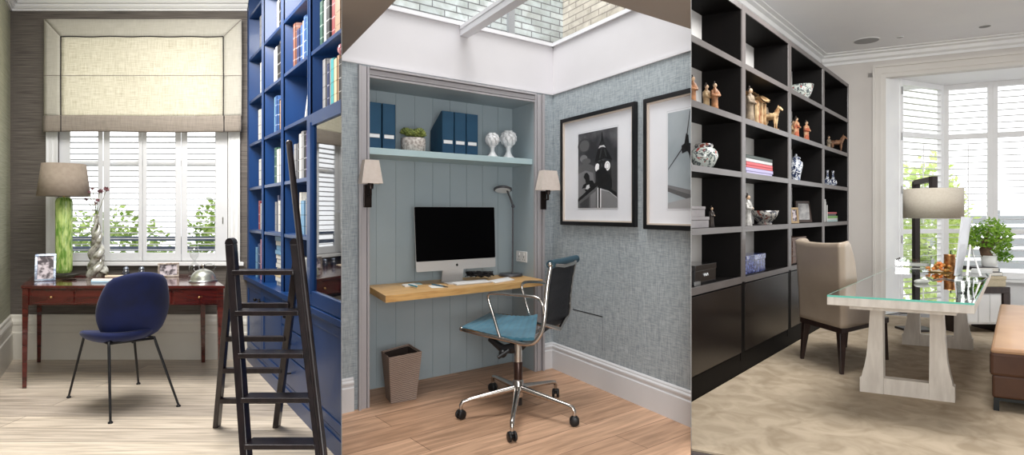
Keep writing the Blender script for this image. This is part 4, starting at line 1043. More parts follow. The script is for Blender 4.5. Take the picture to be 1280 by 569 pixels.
for p_ in (a_+Vector((-.013, -.011, -.004)), b_+Vector((.001, .001, -.004)), at(577, 411.5, 4.12), at(613, 393, 4.6)): part('end_cap', MB().ball(p_, .017, 10), chrome2, oc)
part('front_roll', MB().tube([at(578, 411, 4.12), at(613.5, 393, 4.6)], .015, 12), teal, oc)
br = [along(NBp, .86)+bn*.005, along(NBp, .84).lerp(along(FBp, .86), .3)+bn*.05+Vector((0, 0, -.012)), along(NBp, .84).lerp(along(FBp, .86), .7)+bn*.05+Vector((0, 0, -.008)), along(FBp, .86)+bn*.005]
part('back_bracket', MB().tube(br, .012, 8), chrome2, oc)
br = [along(NBp, .12), along(NBp, .05).lerp(along(FBp, .05), .5)+bn*.05+Vector((0, 0, -.03)), along(FBp, .10)+bn*.0]
part('lower_bracket', MB().tube(br, .013, 8), chrome2, oc)
part('arm', MB().tube(smooth([(626, 424, 3.91), (622, 413, 3.93), (616, 392, 3.96), (611.5, 378, 3.97), (610.5, 370.5, 3.97), (616, 367, 3.95), (640, 368.7, 3.88), (660, 370.5, 3.82), (671, 372.5, 3.79), (677.5, 379, 3.77), (680, 392, 3.77)]), .0105, 10), chrome2, oc)
part('arm', MB().tube(smooth([(665, 400, 4.38), (661, 390, 4.38), (656, 373, 4.40), (652.5, 361, 4.42), (653.5, 354.5, 4.42), (660, 352.5, 4.40), (676, 353, 4.33), (700, 357, 4.25), (711, 363, 4.22), (713, 372, 4.21)]), .0105, 10), chrome2, oc)
top_c = Vector((CX, CY+.02, .452))
part('tilt_mechanism', MB().tube([top_c+Vector((-.19, .12, -.0)), top_c+Vector((-.10, .06, -.055)), top_c+Vector((0, 0, -.03)), top_c+Vector((.04, .0, .0))], [.018, .03, .04, .03], 8).ball(top_c+Vector((-.10, .02, -.075)), .028, 8).tube([top_c+Vector((-.06, .0, -.05)), top_c+Vector((-.13, -.03, -.09))], .012, 8), black_metal, oc)
part('crossbar', MB().tube([SN[14], top_c.lerp(SN[14], .4), top_c, SF[8]], .013, 8), chrome2, oc)
part('column', MB().lathe((CX, CY, 0), [(.026, .23), (.026, .45)], 20).lathe((CX, CY, 0), [(.034, .11), (.036, .21), (.028, .22)], 20), chrome2, oc)
part('column_sleeve', MB().lathe((CX, CY, 0), [(.027, .21), (.029, .33), (.026, .335)], 20), mat('column_dark', sr(60, 42, 36), .3, .5), oc, label='dark brown lower sleeve')
part('column_foot', MB().lathe((CX, CY, 0), [(.026, .055), (.026, .11)], 20), black_metal, oc)
cast = [at_h(576, 524, 0), at_h(640, 552.5, 0), at_h(718, 532.5, 0), at_h(694.5, 496.5, 0), at_h(616, 489, 0)]
for c_ in cast:
    d_ = Vector((c_.x-CX, c_.y-CY, 0)); L_ = d_.length; d_.normalize(); sdv = Vector((-d_.y, d_.x, 0)); ctr = Vector((CX, CY, 0))
    e = ctr+d_*L_
    pts = [ctr+Vector((0, 0, .165)), ctr+d_*.05+Vector((0, 0, .16)), ctr+d_*(L_-.06)+Vector((0, 0, .118)), ctr+d_*(L_-.015)+Vector((0, 0, .108)), e+Vector((0, 0, .088)), e+Vector((0, 0, .062))]
    b_ = part('base_leg', MB().tube(pts, [.024, .022, .014, .014, .013, .011], 10), chrome2, oc)
    w1 = Matrix.Rotation(math.atan2(d_.y, d_.x)+.5, 3, 'Z') @ Matrix.Rotation(PI/2, 3, 'X')
    mbb = MB()
    for off in (-.024, .008):
        mbb.lathe(e+Vector((0, 0, .03)), [(.006, off), (.027, off+.001), (.030, off+.005), (.030, off+.012), (.026, off+.016), (.006, off+.017)], 20, M=w1)
    mbb.lathe(e+Vector((0, 0, .03)), [(.008, -.02), (.008, .02)], 10, M=w1).ball(e+Vector((0, 0, .050)), (.022, .022, .014), 10)
    part('castor', mbb, black_metal, oc)

# ---- framed prints on the right wall (plane a=0)
frm = mat('black_frame', sr(20, 20, 22), .35)
mount = mat('white_mount', sr(226, 227, 232), .8, c2=sr(220, 222, 228), ns=3)
slip = mat('ivory_slip', sr(205, 192, 180), .5)
pg = pane_mat('picture_glass', (1, 1, 1, 1), .08, .18)
def grey(v): return mat('print_grey_%d' % v, sr(v, v, v+2), .6)
def wallrect(x0, x1, y0l, y1l, y0r=None, y1r=None):
    A = F.hit(x0, y0l, a=0); B = F.hit(x0, y1l, a=0); h1, h0 = A[2], B[2]; b0 = A[1]
    b1 = F.hit(x1, 200, a=0)[1]
    if y0r: h1 = (h1+F.hit(x1, y0r, a=0)[2])/2; h0 = (h0+F.hit(x1, y1r, a=0)[2])/2
    return b0, b1, h0, h1
def picture(name, lab_, R, Mt, Pr, art):
    b0, b1, h0, h1 = R; T = .035
    t = thing(name, lab_, 'picture', F.W(0, (b0+b1)/2, h0))
    fw = .030
    part('frame', MB().box(F, -T, 0, b0, b0+fw, h0, h1).box(F, -T, 0, b1-fw, b1, h0, h1).box(F, -T, 0, b0+fw, b1-fw, h0, h0+fw).box(F, -T, 0, b0+fw, b1-fw, h1-fw, h1), frm, t, bevel=.002)
    q = (b0+fw, b1-fw, h0+fw, h1-fw); s_ = .010
    part('slip', MB().box(F, -.028, -.012, q[0], q[0]+s_, q[2], q[3]).box(F, -.028, -.012, q[1]-s_, q[1], q[2], q[3]).box(F, -.028, -.012, q[0]+s_, q[1]-s_, q[2], q[2]+s_).box(F, -.028, -.012, q[0]+s_, q[1]-s_, q[3]-s_, q[3]), slip, t)
    part('mount', MB().box(F, -.012, -.006, q[0], q[1], q[2], q[3]), mount, t)
    p = Pr
    part('mount_line', MB().box(F, -.0128, -.012, p[0]-.008, p[1]+.008, p[2]-.010, p[3]+.012), mat('mount_bevel_'+name, sr(150, 150, 155), .7), t)
    part('mount_window', MB().box(F, -.0134, -.012, p[0]-.0065, p[1]+.0065, p[2]-.0085, p[3]+.0105), mount, t)
    part('print', MB().box(F, -.0142, -.013, *p), art[0], t)
    k = 0
    layers = {}
    for shade_, poly in art[1]:
        k += 1; d = -.0145-.00012*k
        pts = [F.W(d, p[0]+(p[1]-p[0])*x, p[2]+(p[3]-p[2])*y) for x, y in poly]
        part('print_shape', MB().ext(pts, [q_+F.u*.0004 for q_ in pts]), shade_, t)
    part('glazing', MB().box(F, -.0262, -.0245, q[0]+.001, q[1]-.001, q[2]+.001, q[3]-.001), pg, t)
    return t
G = {v: grey(v) for v in (8, 30, 60, 90, 120, 160, 210, 240)}
sky1 = mat('print_night_sky', sr(46, 46, 50), .5, c2=sr(120, 120, 124), ns=5, lo=.5, hi=.85, det=4)
circ = lambda cx_, cy_, r, ry=None, n=20: [(cx_+r*math.cos(2*PI*k/n), cy_+(ry or r)*math.sin(2*PI*k/n)) for k in range(n)]
art1 = [(G[90], [(0, .12), (0, .56), (.2, .60), (.42, .55), (.5, .25)]), (G[120], [(0, .14), (0, .46), (.2, .50), (.4, .46), (.45, .25)]), (G[60], circ(.16, .83, .17, .10)), (G[90], circ(.17, .83, .13, .075)), (G[120], circ(.15, .66, .10, .05)), (G[90], circ(.22, .62, .12, .04)),
        (G[60], [(.80, .12), (.78, .58), (.90, .60), (1, .55), (1, .12)]), (G[30], [(.46, .25), (.48, .60), (.84, .60), (.88, .25)]),
        (G[8], [(.60, .84), (.62, .97), (.64, .97), (.67, .84)]), (G[30], [(.56, .80), (.585, .85), (.68, .85), (.71, .80)]), (G[210], [(.54, .765), (.58, .80), (.68, .80), (.72, .765), (.66, .78), (.60, .78)]),
        (G[8], [(.53, .76), (.44, .585), (.58, .615), (.70, .63), (.88, .60), (.73, .76)]), (G[60], [(.60, .75), (.56, .64), (.59, .64), (.63, .75)]), (G[60], [(.68, .75), (.72, .65), (.75, .65), (.70, .75)]),
        (G[240], circ(.515, .52, .058, .055)), (G[240], circ(.765, .53, .068, .060)), (G[160], circ(.765, .53, .045, .040)), (G[240], circ(.765, .53, .036, .032)),
        (G[8], [(.52, .38), (.49, .48), (.555, .50), (.57, .59), (.61, .62), (.655, .60), (.67, .52), (.73, .50), (.80, .42), (.88, .34), (.86, .24), (.60, .28)]), (G[60], [(.62, .52), (.615, .57), (.64, .57), (.645, .52)]),
        (G[90], [(0, 0), (0, .08), (.52, .30), (.56, 0)]), (G[120], [(.60, 0), (.60, .24), (.80, .20), (1, .12), (1, 0)]), (G[60], [(.06, 0), (.06, .06), (.30, .15), (.30, 0)]), (G[120], [(.34, 0), (.34, .17), (.48, .22), (.48, 0)]),
        (G[8], [(0, .08), (0, .12), (.54, .36), (1, .18), (1, .12), (.54, .29)]), (G[160], [(.60, .23), (.80, .20), (1, .115), (1, .13), (.80, .215), (.60, .25)]),
        (G[210], [(.52, 0), (.52, .26), (.545, .26), (.545, 0)]), (G[8], [(.55, 0), (.55, .26), (.585, .26), (.585, 0)]), (G[240], [(.59, 0), (.59, .25), (.612, .25), (.612, 0)]),
        (G[8], [(.11, .26), (.15, .31), (.22, .33), (.20, .38), (.155, .41), (.19, .46), (.25, .47), (.31, .43), (.32, .36), (.40, .36), (.46, .30), (.44, .24), (.36, .24), (.33, .28), (.27, .27), (.24, .22), (.19, .23), (.21, .27)]), (G[210], [(.21, .25), (.24, .30), (.31, .31), (.32, .27), (.27, .25)])]
R1 = wallrect(704, 797.5, 150, 281, 127.5, 284); P1_ = wallrect(724.5, 773.5, 168.5, 260, 158.5, 260)
picture('framed_print', 'black framed black and white print of a clock tower with horse statues', R1, None, P1_, (sky1, art1))
R2 = wallrect(808, 880, 124.5, 285.5, 108, 290); P2_ = wallrect(836.5, 872, 142, 261)
sky2 = mat('print_pale_sky', sr(150, 160, 166), .5, c2=sr(176, 184, 190), ns=3)
art2 = [(G[120], [(0, .22), (0, .25), (1, .17), (1, .12)]), (G[90], [(0, .18), (0, .22), (1, .12), (1, .06)]), (G[160], [(0, 0), (0, .06), (1, .12), (1, 0)]),
        (G[60], [(.0, .40), (.02, .42), (.62, .66), (.60, .63)]), (G[60], [(.62, .62), (.78, .98), (.80, .98), (.66, .62)]), (G[60], [(.7, .60), (.98, .32), (1, .34), (.72, .62)]),
        (G[8], [(.52, .56), (.50, .64), (.60, .66), (.66, .76), (.74, .74), (.76, .66), (.95, .64), (1, .56), (.84, .52), (.70, .58)])]
picture('framed_print', 'black framed pale grey print of rigging, cut off by the end of the grasscloth wall', R2, None, P2_, (sky2, art2))

# ================================================================== RIGHT ROOM: study with bay window
setroom('R')
F = RF
rwall = mat('stone_wall_paint', sr(206, 201, 196), .6, c2=sr(210, 205, 200), ns=2)
ceilw = mat('ceiling_white', sr(238, 238, 240), .7, c2=sr(241, 241, 242), ns=2)
darkf = plank_mat('dark_floor_boards', sr(92, 84, 84), sr(74, 68, 70), sr(40, 36, 36), .4, 2.2, .12, .22, (1, 12, 1))
struct('floor_bay_study', MB().bx(.8, 12, 2.6, 12.5, -.1, -.012), darkf)
rugm = mat('beige_rug', sr(188, 172, 150), .95, c2=sr(158, 142, 120), ns=5, det=12, lo=.36, hi=.68, bump=.7, dist=1.2)
rq = [at_h(864, 551, 0), at_h(906, 569, 0)]; fa1 = RF.hit(1210, 394, h=0)
c0_, c1_ = F.ab(*at_h(864, 553, 0)[:2]), F.ab(*at_h(892, 569, 0)[:2])
rug = thing('rug', 'large mottled beige silky rug covering the floor of the bay window study', 'rug', F.W(1.4, 2.6, -.012))
rb1 = F.hit(864, 561, h=0)[1]; rug_b0 = max(.03, F.hit(1200, 393, h=0)[1])
part('pile', MB().box(F, -.008, 3.6, rug_b0, rb1, -.011, 0), rugm, rug)
CHR = 3.385
struct('ceiling_bay_study', MB().box(F, -.6, 4.5, 0, 6.0, CHR, CHR+.08), ceilw)
wc0 = F.hit(1091.5, 300, b=0)[0]; wc1 = F.hit(1107.5, 300, b=0)[0]; WH = F.hit(1107.5, 97, b=0)[2]; WHo = F.hit(1091.5, 82.5, b=0)[2]
struct('wall_back_bay', MB().box(F, -.7, wc1-.01, -.12, 0, 0, CHR).box(F, wc1-.01, 4.5, -.12, 0, WH, CHR), rwall)
struct('wall_left_bay', MB().box(F, -.45, -.355, 0, 6, 0, CHR), mat('pale_wall_behind_shelves', sr(222, 221, 220), .6))
struct('baseboard_back_bay', MB().ext([F.W(-.3, d, h) for d, h in skM], [F.W(wc0, d, h) for d, h in skM]), white)
dd = [(0, .02), (.3, .03), (.45, .022), (.8, .045)]
mb = MB(); mb2 = MB()
for (s, t_), (s2, _) in zip(dd, dd[1:]+[(1, 0)]):
    mb.box(F, wc1+(wc0-wc1)*s2, wc1+(wc0-wc1)*s, 0, t_, 0, WH+(WHo-WH)*s2)
    mb2.box(F, wc1+(wc0-wc1)*s, 4.5, 0, t_, WH+(WHo-WH)*s, WH+(WHo-WH)*s2)
casem = mat('stone_woodwork', sr(212, 208, 202), .45, c2=sr(216, 212, 206), ns=2)
struct('trim_11', mb, casem); struct('trim_12', mb2, casem)
cor = [(0, CHR-.14), (.015, CHR-.14), (.02, CHR-.11), (.05, CHR-.09), (.06, CHR-.05), (.10, CHR-.035), (.10, CHR-.018), (.15, CHR-.01), (.15, CHR), (0, CHR)]
struct('trim_13', MB().ext([F.W(-.3, d, h) for d, h in cor], [F.W(4.5, d, h) for d, h in cor]), white)
BT = 2.985
corL = [F.W(-.355+d*.9, 0.01, h) for d, h in cor]
struct('trim_14', MB().ext(corL, [F.W(-.355+d*.9, 6, h) for d, h in cor]), white)
# ceiling speaker and downlights
def disc(px, py, r, name, lab_, cat, m_, h=CHR, group=None, rim=None):
    c = at_h(px, py, h); t = thing(name, lab_, cat, c-Vector((0, 0, .008)), group=group)
    part('rim', MB().lathe(c, [(r, -.006), (r, -.0005)], 32), rim or white, t); part('face', MB().lathe(c, [(r*.9, -.009), (r*.9, -.006)], 32), m_, t)
disc(1083, 50.5, .145, 'ceiling_speaker', 'round grey ceiling speaker near the window casing', 'speaker', mat('speaker_mesh', sr(168, 166, 166), .7, c2=sr(150, 150, 150), ns=120))
disc(1125, 46, .035, 'downlight', 'tiny round downlight in the white ceiling beside the grey speaker', 'downlight', mat('downlight_face', sr(180, 180, 178), .4))
disc(1231, 32.5, .058, 'downlight', 'larger dark centred downlight in the white ceiling above the bay window', 'downlight', mat('downlight_dark', sr(120, 120, 118), .4))

# ---- dark bookcase
esp = mat('espresso_lacquer', sr(9, 7, 7), .6, c2=sr(12, 9, 8), sc=(4, 4, .6), ns=4, spec=.12)
doorm = mat('espresso_door_gloss', sr(24, 19, 18), .24, c2=sr(30, 24, 22), sc=(4, 4, .6), ns=4, spec=.5)
edge = mat('edge_window_sheen', sr(94, 89, 88), .35, c2=sr(100, 95, 94), ns=4, coat=.1)  # grey stands for window sheen on the dark lacquer's front edges
SHR = lambda px: F.hit(px, 300, a=0)[1]
Z = [.775, 1.19, 1.63, 2.075, 2.52]; DP = -.315
divs = [(SHR(1061.5), SHR(1060)), (SHR(1030.7), SHR(1028.6)), (SHR(989.2), SHR(986)), (SHR(932), SHR(927.6))]
divs = [(0, .035)]+[(b0, b1) for b0, b1 in divs[1:]]+[(4.98, 5.04)]
rc_ = thing('display_bookcase', 'dark brown open display bookcase with closed cupboards below, full of porcelain', 'bookcase', F.W(-.15, 2.5, 0))
part('back_panel', MB().box(F, DP-.012, DP-.001, .035, 5.1, Z[0], BT), mat('pale_back_panel', sr(228, 226, 224), .6), rc_, label='pale grey back panel')
for b0, b1 in divs:
    u = part('upright', MB().box(F, DP, -.010, b0, b1, 0.10, BT), esp, rc_)
    part('edge_sheen_strip', MB().box(F, -.010, 0, b0, b1, .74, BT), edge, u)
sh_t = .045
for k in range(len(divs)-1):
    s0, s1 = divs[k][1], divs[k+1][0]
    for h in Z+[BT]:
        q = part('shelf', MB().box(F, DP, -.010, s0, s1, h-sh_t, h), esp, rc_)
        part('edge_sheen_strip', MB().box(F, -.010, -.001, s0, s1, h-sh_t, h), edge, q)
    ds0, ds1 = s0+.004, s1-.004
    part('cupboard_door', MB().box(F, -.022, -.004, ds0, ds1, .17, Z[0]-sh_t-.012), doorm, rc_, bevel=.002)
part('plinth', MB().box(F, DP, -.014, 0, 5.1, 0, .16), esp, rc_, bevel=.003)
part('base_carcass', MB().box(F, DP, -.03, 0, 5.1, .10, Z[0]-sh_t), esp, rc_)
part('gallery_rail', MB().box(F, -.02, -.002, 3.9, 5.0, Z[0], Z[0]+.006), edge, rc_)

def sp(px, lv, a=-.13): q = F.hit(px, 200, a=a); return F.W(a, q[1], Z[lv])
terr = mat('terracotta_glaze', sr(186, 130, 88), .5, c2=sr(110, 74, 52), ns=22, det=4)
tang = mat('sancai_cream', sr(206, 180, 140), .45, c2=sr(150, 110, 72), ns=18, det=4)
redr = mat('red_robe', sr(176, 92, 62), .5, c2=sr(206, 170, 132), ns=20, lo=.45, hi=.6)
gry = mat('greyed_clay', sr(150, 134, 112), .6, c2=sr(106, 92, 78), ns=20)
skin = mat('figure_face', sr(206, 176, 146), .5, c2=sr(190, 156, 124), ns=20)
hair = mat('figure_hair', sr(52, 44, 40), .5)
def yawR(a): return Matrix.Rotation(a, 3, 'Z')
def figure(px, lv, hgt, lab_, m_, a=-.13, hat=False, yaw=-1.0, group=None):
    c = sp(px, lv, a); s = hgt
    t = thing('figurine', lab_, 'figurine', c)
    R = yawR(yaw)
    f = lambda x, y, z_: c+R @ Vector((x*s, y*s, z_*s))
    part('robe', MB().lathe(c, [(.13*s, 0), (.135*s, .03*s), (.105*s, .25*s), (.10*s, .45*s), (.125*s, .62*s), (.115*s, .72*s), (.05*s, .79*s), (.04*s, .82*s)], 20, rib=.05, ribn=7)
         .tube([f(0, .11, .70), f(.05, .15, .56), f(.13, .05, .53), f(.14, 0, .54)], [.045*s, .05*s, .045*s, .03*s], 8).tube([f(0, -.11, .70), f(.05, -.15, .56), f(.13, -.05, .53), f(.14, 0, .54)], [.045*s, .05*s, .045*s, .03*s], 8), m_, t)
    hd = part('head', MB().ball(f(.01, 0, .885), (.062*s, .06*s, .078*s), 14).ball(f(.072, 0, .88), (.012*s, .01*s, .016*s), 6).ball(f(.155, 0, .545), .028*s, 8), skin, t)
    part('hair', MB().ball(f(-.015, 0, .915), (.062*s, .064*s, .066*s), 12).ball(f(-.02, 0, 1.0 if not hat else .97), (.03*s, .03*s, .035*s), 8), hair, t)
    if hat: part('hat', MB().lathe(f(0, 0, .94), [(.07*s, 0), (.05*s, .05*s), (.015*s, .13*s), (.004*s, .16*s)], 12), m_, t)
    part('plinth', MB().lathe(c, [(.14*s, 0), (.14*s, .02*s)], 16), m_, t)
    return t
def horse(px, lv, L_, lab_, m_, yaw, a=-.14, name='horse_figurine'):
    c = sp(px, lv, a); R = yawR(yaw); f = lambda x, y, z_: c+R @ Vector((x*L_, y*L_, z_*L_))
    t = thing(name, lab_, 'figurine', c)
    mb = MB()
    mb.tube([f(-.36, 0, .66), f(-.30, 0, .68), f(-.12, 0, .66), f(.10, 0, .66), f(.26, 0, .72), f(.33, 0, .76)], [m*L_ for m in (.06, .15, .15, .155, .15, .09)], 14)
    mb.tube([f(.24, 0, .74), f(.35, 0, .88), f(.39, 0, .98), f(.40, 0, 1.04)], [m*L_ for m in (.13, .10, .075, .06)], 12)
    mb.tube([f(.37, 0, 1.05), f(.46, 0, 1.01), f(.56, 0, .92), f(.60, 0, .89)], [m*L_ for m in (.07, .068, .05, .03)], 10)
    for y in (-.035, .035): mb.tube([f(.37, y, 1.08), f(.38, y, 1.17)], [.018*L_, .004*L_], 6)
    for x, y, bk_ in ((.24, .08, 0), (.24, -.08, 0), (-.28, .085, 1), (-.28, -.085, 1)):
        k = .05 if bk_ else .0
        mb.tube([f(x, y, .64), f(x+k*.8, y, .42), f(x-k*.9, y, .26), f(x-k*.2, y, .08), f(x, y, 0)], [m*L_ for m in (.085, .06, .032, .028, .04)], 10)
    part('body', mb, m_, t)
    part('tail', MB().tube([f(-.36, 0, .72), f(-.44, 0, .62), f(-.43, 0, .42)], [m*L_ for m in (.03, .045, .015)], 8), m_, t)
    part('mane', MB().tube([f(.20, 0, .90), f(.31, 0, 1.0), f(.36, 0, 1.10)], [.02*L_, .03*L_, .02*L_], 8), m_, t)
    part('saddle', MB().ball(f(-.02, 0, .79), (.12*L_, .12*L_, .05*L_), 12, M=R), m_, t)
    part('plinth', MB().bx(-.36*L_, .34*L_, -.13*L_, .13*L_, 0, .012, M=lt(c, yaw)), m_, t)
# row under the top shelf
figure(866, 3, .22, 'orange-brown figurine cut off by the partition, above the round jar', terr, a=-.10)
figure(883, 3, .235, 'robed cream figurine with raised sleeve, above the round ginger jar', tang, a=-.16, yaw=-.6)
figure(893.5, 3, .235, 'plain brown robed figurine beside the cream one above the ginger jar', terr, a=-.09, yaw=-1.2)
# sedan model
c = sp(942, 3, -.17)
t = thing('sedan_figurine', 'cream glazed model pavilion with curved roof and red doorway in the second bay', 'figurine', c)
R = lt(c, math.atan2(RF.v.y, RF.v.x))
mb = MB().bx(-.13, .13, -.08, .08, 0, .02, M=R)
for x in (-.11, -.02, .08, .12): 
    for y in (-.065, .065): mb.bx(x-.01, x+.01, y-.01, y+.01, .02, .24, M=R)
part('posts', mb, tang, t)
part('curved_roof', MB().grid(lambda i, j: R @ Vector((-.16+.32*i, -.10+.20*j, .245+.055*math.sin(PI*j)+.03*abs(2*i-1)**2)), 12, 10).grid(lambda i, j: R @ Vector((-.16+.32*i, -.10+.20*j, .235+.03*abs(2*i-1)**2)), 12, 10).bx(-.10, .06, -.015, .015, .29, .33, M=R), tang, t)
part('cabin', MB().bx(-.09, .07, -.05, .05, .02, .23, M=R), gry, t); part('doorway', MB().bx(-.035, .035, .05, .053, .03, .17, M=R).bx(-.035, .035, -.053, -.05, .03, .17, M=R), mat('red_door', sr(140, 50, 40), .5), t, label='red doorway')
figure(937.5, 3, .30, 'grey robed figurine standing before the model pavilion in the second bay', gry, a=-.05, yaw=-.8)
figure(956.5, 3, .36, 'tall figurine with pointed hat behind the pale horse in the second bay', gry, a=-.22, hat=True, yaw=-.5)
horse(963.5, 3, .20, 'pale cream horse figurine beside the model pavilion in the second bay', tang, -.95, a=-.09)
figure(991.5, 3, .25, 'slim pale figurine half hidden by the upright in the third bay', tang, a=-.2)
figure(995.5, 3, .25, 'red robed figurine with outstretched arm in the third bay', redr, a=-.11, yaw=-.2)
figure(1008, 3, .25, 'red and tan robed figurine with folded hands in the third bay', redr, a=-.10, yaw=-1.0)
figure(1036, 3, .19, 'small grey-green groom figurine beside the horse in the last bay', gry, a=-.12)
horse(1046, 3, .20, 'brown horse figurine in the last bay by the pale wall', mat('brown_horse', sr(150, 110, 80), .5, c2=sr(96, 66, 50), ns=20), -.3, a=-.10)
# bowls, jars, vases
fam = china_mat('famille_rose', sr(206, 212, 206), [(sr(96, 104, 106), 30, .55), (sr(176, 70, 70), 16, .63), (sr(84, 104, 92), 22, .64)])
bluw = china_mat('blue_and_white', sr(218, 222, 228), [(sr(56, 72, 110), 38, .52), (sr(40, 50, 80), 20, .62)])
dark_c = china_mat('grey_famille', sr(160, 156, 150), [(sr(70, 70, 76), 26, .52), (sr(120, 60, 50), 16, .62)])
def bowl(px, lv, R_, hgt, lab_, m_, a=-.15):
    c = sp(px, lv, a); t = thing('porcelain_bowl', lab_, 'bowl', c)
    P_ = [(.50*R_, 0), (.50*R_, .10*hgt), (.46*R_, .14*hgt), (.66*R_, .30*hgt), (.86*R_, .60*hgt), (R_, hgt), (.96*R_, hgt), (.82*R_, .60*hgt), (.6*R_, .32*hgt), (.1*R_, .22*hgt)]
    part('bowl_body', MB().lathe(c, P_, 40), m_, t)
    part('foot_ring', MB().lathe(c, [(.52*R_, 0), (.52*R_, .06*hgt)], 30), m_, t)
bowl(1002.5, 4, .118, .185, 'large famille rose porcelain bowl on the top shelf of the dark bookcase', fam, -.125)
bowl(956, 1, .125, .13, 'grey patterned porcelain bowl on a foot in the second bay of the dark bookcase', dark_c, -.14)
c = sp(880, 2, -.15)
t = thing('ginger_jar', 'round porcelain jar with red flowers and a grey lid', 'jar', c)
part('jar_body', MB().lathe(c, [(.055, 0), (.06, .01), (.085, .05), (.105, .10), (.100, .135), (.075, .165), (.055, .172)], 36), fam, t)
part('lid', MB().lathe(c, [(.066, .168), (.070, .185), (.064, .20), (.02, .206), (.002, .207)], 30), dark_c, t, label='grey patterned lid')
c = sp(995, 2, -.12)
t = thing('lidded_vase', 'tall blue and white lidded porcelain vase in the third bay', 'vase', c)
part('vase_body', MB().lathe(c, [(.045, 0), (.04, .02), (.05, .09), (.068, .17), (.066, .205), (.04, .232), (.036, .245)], 32), bluw, t)
part('lid', MB().lathe(c, [(.046, .243), (.044, .258), (.02, .272), (.010, .28), (.013, .292), (.002, .30)], 24), bluw, t)
for px, w_, a_ in ((1034.3, 'left', -.13), (1041.2, 'right', -.10)):
    c = sp(px, 2, a_)
    t = thing('bottle_vase', 'small long-necked blue and white bottle vase, the one %s' % ('beside the upright' if w_ == 'left' else 'toward the pale wall'), 'vase', c)
    part('vase_body', MB().lathe(c, [(.022, 0), (.035, .015), (.048, .045), (.042, .075), (.018, .10), (.012, .125)], 24), bluw, t)
    part('neck', MB().lathe(c, [(.012, .12), (.010, .17), (.015, .20)], 20), bluw, t)
c = sp(935, 1, -.05)
figure(934.8, 1, .27, 'white porcelain figurine with carved folds, standing beside the grey bowl', mat('blanc_figure', sr(206, 204, 200), .3, c2=sr(150, 148, 144), ns=30), a=-.06, yaw=-.8)
figure(889.5, 1, .16, 'small dark bronze figurine beside the grey storage boxes', mat('dark_bronze_figure', sr(70, 60, 54), .4, c2=sr(46, 40, 38), ns=20), a=-.13, yaw=-.8)
# books and boxes lying in the bays
cov = {'dark green': sr(60, 70, 66), 'pale grey': sr(196, 198, 198), 'red': sr(200, 90, 96), 'lilac': sr(176, 170, 206), 'green': sr(120, 168, 90), 'white': sr(222, 222, 218), 'black': sr(36, 34, 36), 'pale blue': sr(190, 214, 214), 'charcoal': sr(66, 64, 66)}
cm = {k: mat('cover_'+k.replace(' ', '_'), v, .5) for k, v in cov.items()}
def flat(px0, px1, lv, z0, th, colr, lab_, a0=-.055, a1=-.24):
    b0 = F.hit(px0, 200, a=a0)[1]; b1 = F.hit(px1, 200, a=a0)[1]
    mb = MB(); h = Z[lv]+z0; t = .003; B0, B1 = min(b0, b1), max(b0, b1)
    mb.box(F, a0-t, a0, B0, B1, h, h+th).box(F, a1, a0, B0, B1, h, h+t).box(F, a1, a0, B0, B1, h+th-t, h+th).box(F, a1+.004, a0-t, B0+.003, B1-.003, h+t, h+th-t, 1)
    return single('book', lab_, 'book', mb, [cm[colr], paper])
z_ = 0
for i, (c_, th) in enumerate((('lilac', .028), ('lilac', .030), ('red', .022), ('red', .028), ('pale grey', .028), ('dark green', .030))):
    flat(932.5+random.uniform(0, 1), 966+random.uniform(-1.5, .5), 2, z_, th-.001, c_, '%s book in the lying stack in the second dark bay, %s from the bottom' % (c_, ords[i])); z_ += th
z_ = 0
for i, (c_, th, x1) in enumerate((('pale blue', .022, 1047), ('white', .020, 1047), ('green', .030, 1047), ('charcoal', .026, 1045), ('red', .020, 1046))):
    flat(1034.5, x1, 1, z_, th-.001, c_, '%s book in the small stack in the last dark bay, %s from the bottom' % (c_, ords[i])); z_ += th
for i, (x, hh) in enumerate(((1031.6, .27), (1032.8, .24), (1034.0, .20))):
    b0 = F.hit(x, 200, a=-.05)[1]
    single('book', '%s of three pale upright books beside the small stack in the last bay' % ['tallest', 'middle', 'shortest'][i], 'book', MB().box(F, -.22, -.05, b0-.018, b0+.018, Z[1], Z[1]+hh), cm['white' if i != 1 else 'charcoal'])
gbox = mat('grey_box_card', sr(128, 124, 126), .6, c2=sr(148, 144, 146), ns=4)
def boxy(name, px0, px1, lv, z0, th, lab_, cat, m_, a0=-.05, a1=-.26, lid=None, group=None):
    b0 = F.hit(px0, 200, a=a0)[1]; b1 = F.hit(px1, 200, a=a0)[1]; B0, B1 = min(b0, b1), max(b0, b1); h = Z[lv]+z0
    t = thing(name, lab_, cat, F.W((a0+a1)/2, (B0+B1)/2, h), group=group)
    k = lid or th*.3
    part('body', MB().box(F, a1+.003, a0-.003, B0+.003, B1-.003, h, h+th-k), m_, t, bevel=.002)
    part('lid', MB().box(F, a1, a0, B0, B1, h+th-k+.001, h+th), m_, t, bevel=.002)
    return t, (B0, B1, h, a0)
boxy('storage_box', 850, 886.8, 1, 0, .080, 'larger grey storage box, the lower of the two', 'box', gbox)
boxy('storage_box', 850, 882, 1, .081, .075, 'smaller grey storage box lying on top of the larger one', 'box', gbox)
blackg = mat('black_gloss', sr(24, 22, 24), .2, coat=.6)
t, q = boxy('black_box', 869, 895.5, 0, 0.0, .145, 'glossy black box with a small white mark on the counter of the dark bookcase', 'box', blackg, a0=-.06, a1=-.25)
mB = (q[0]+q[1])/2
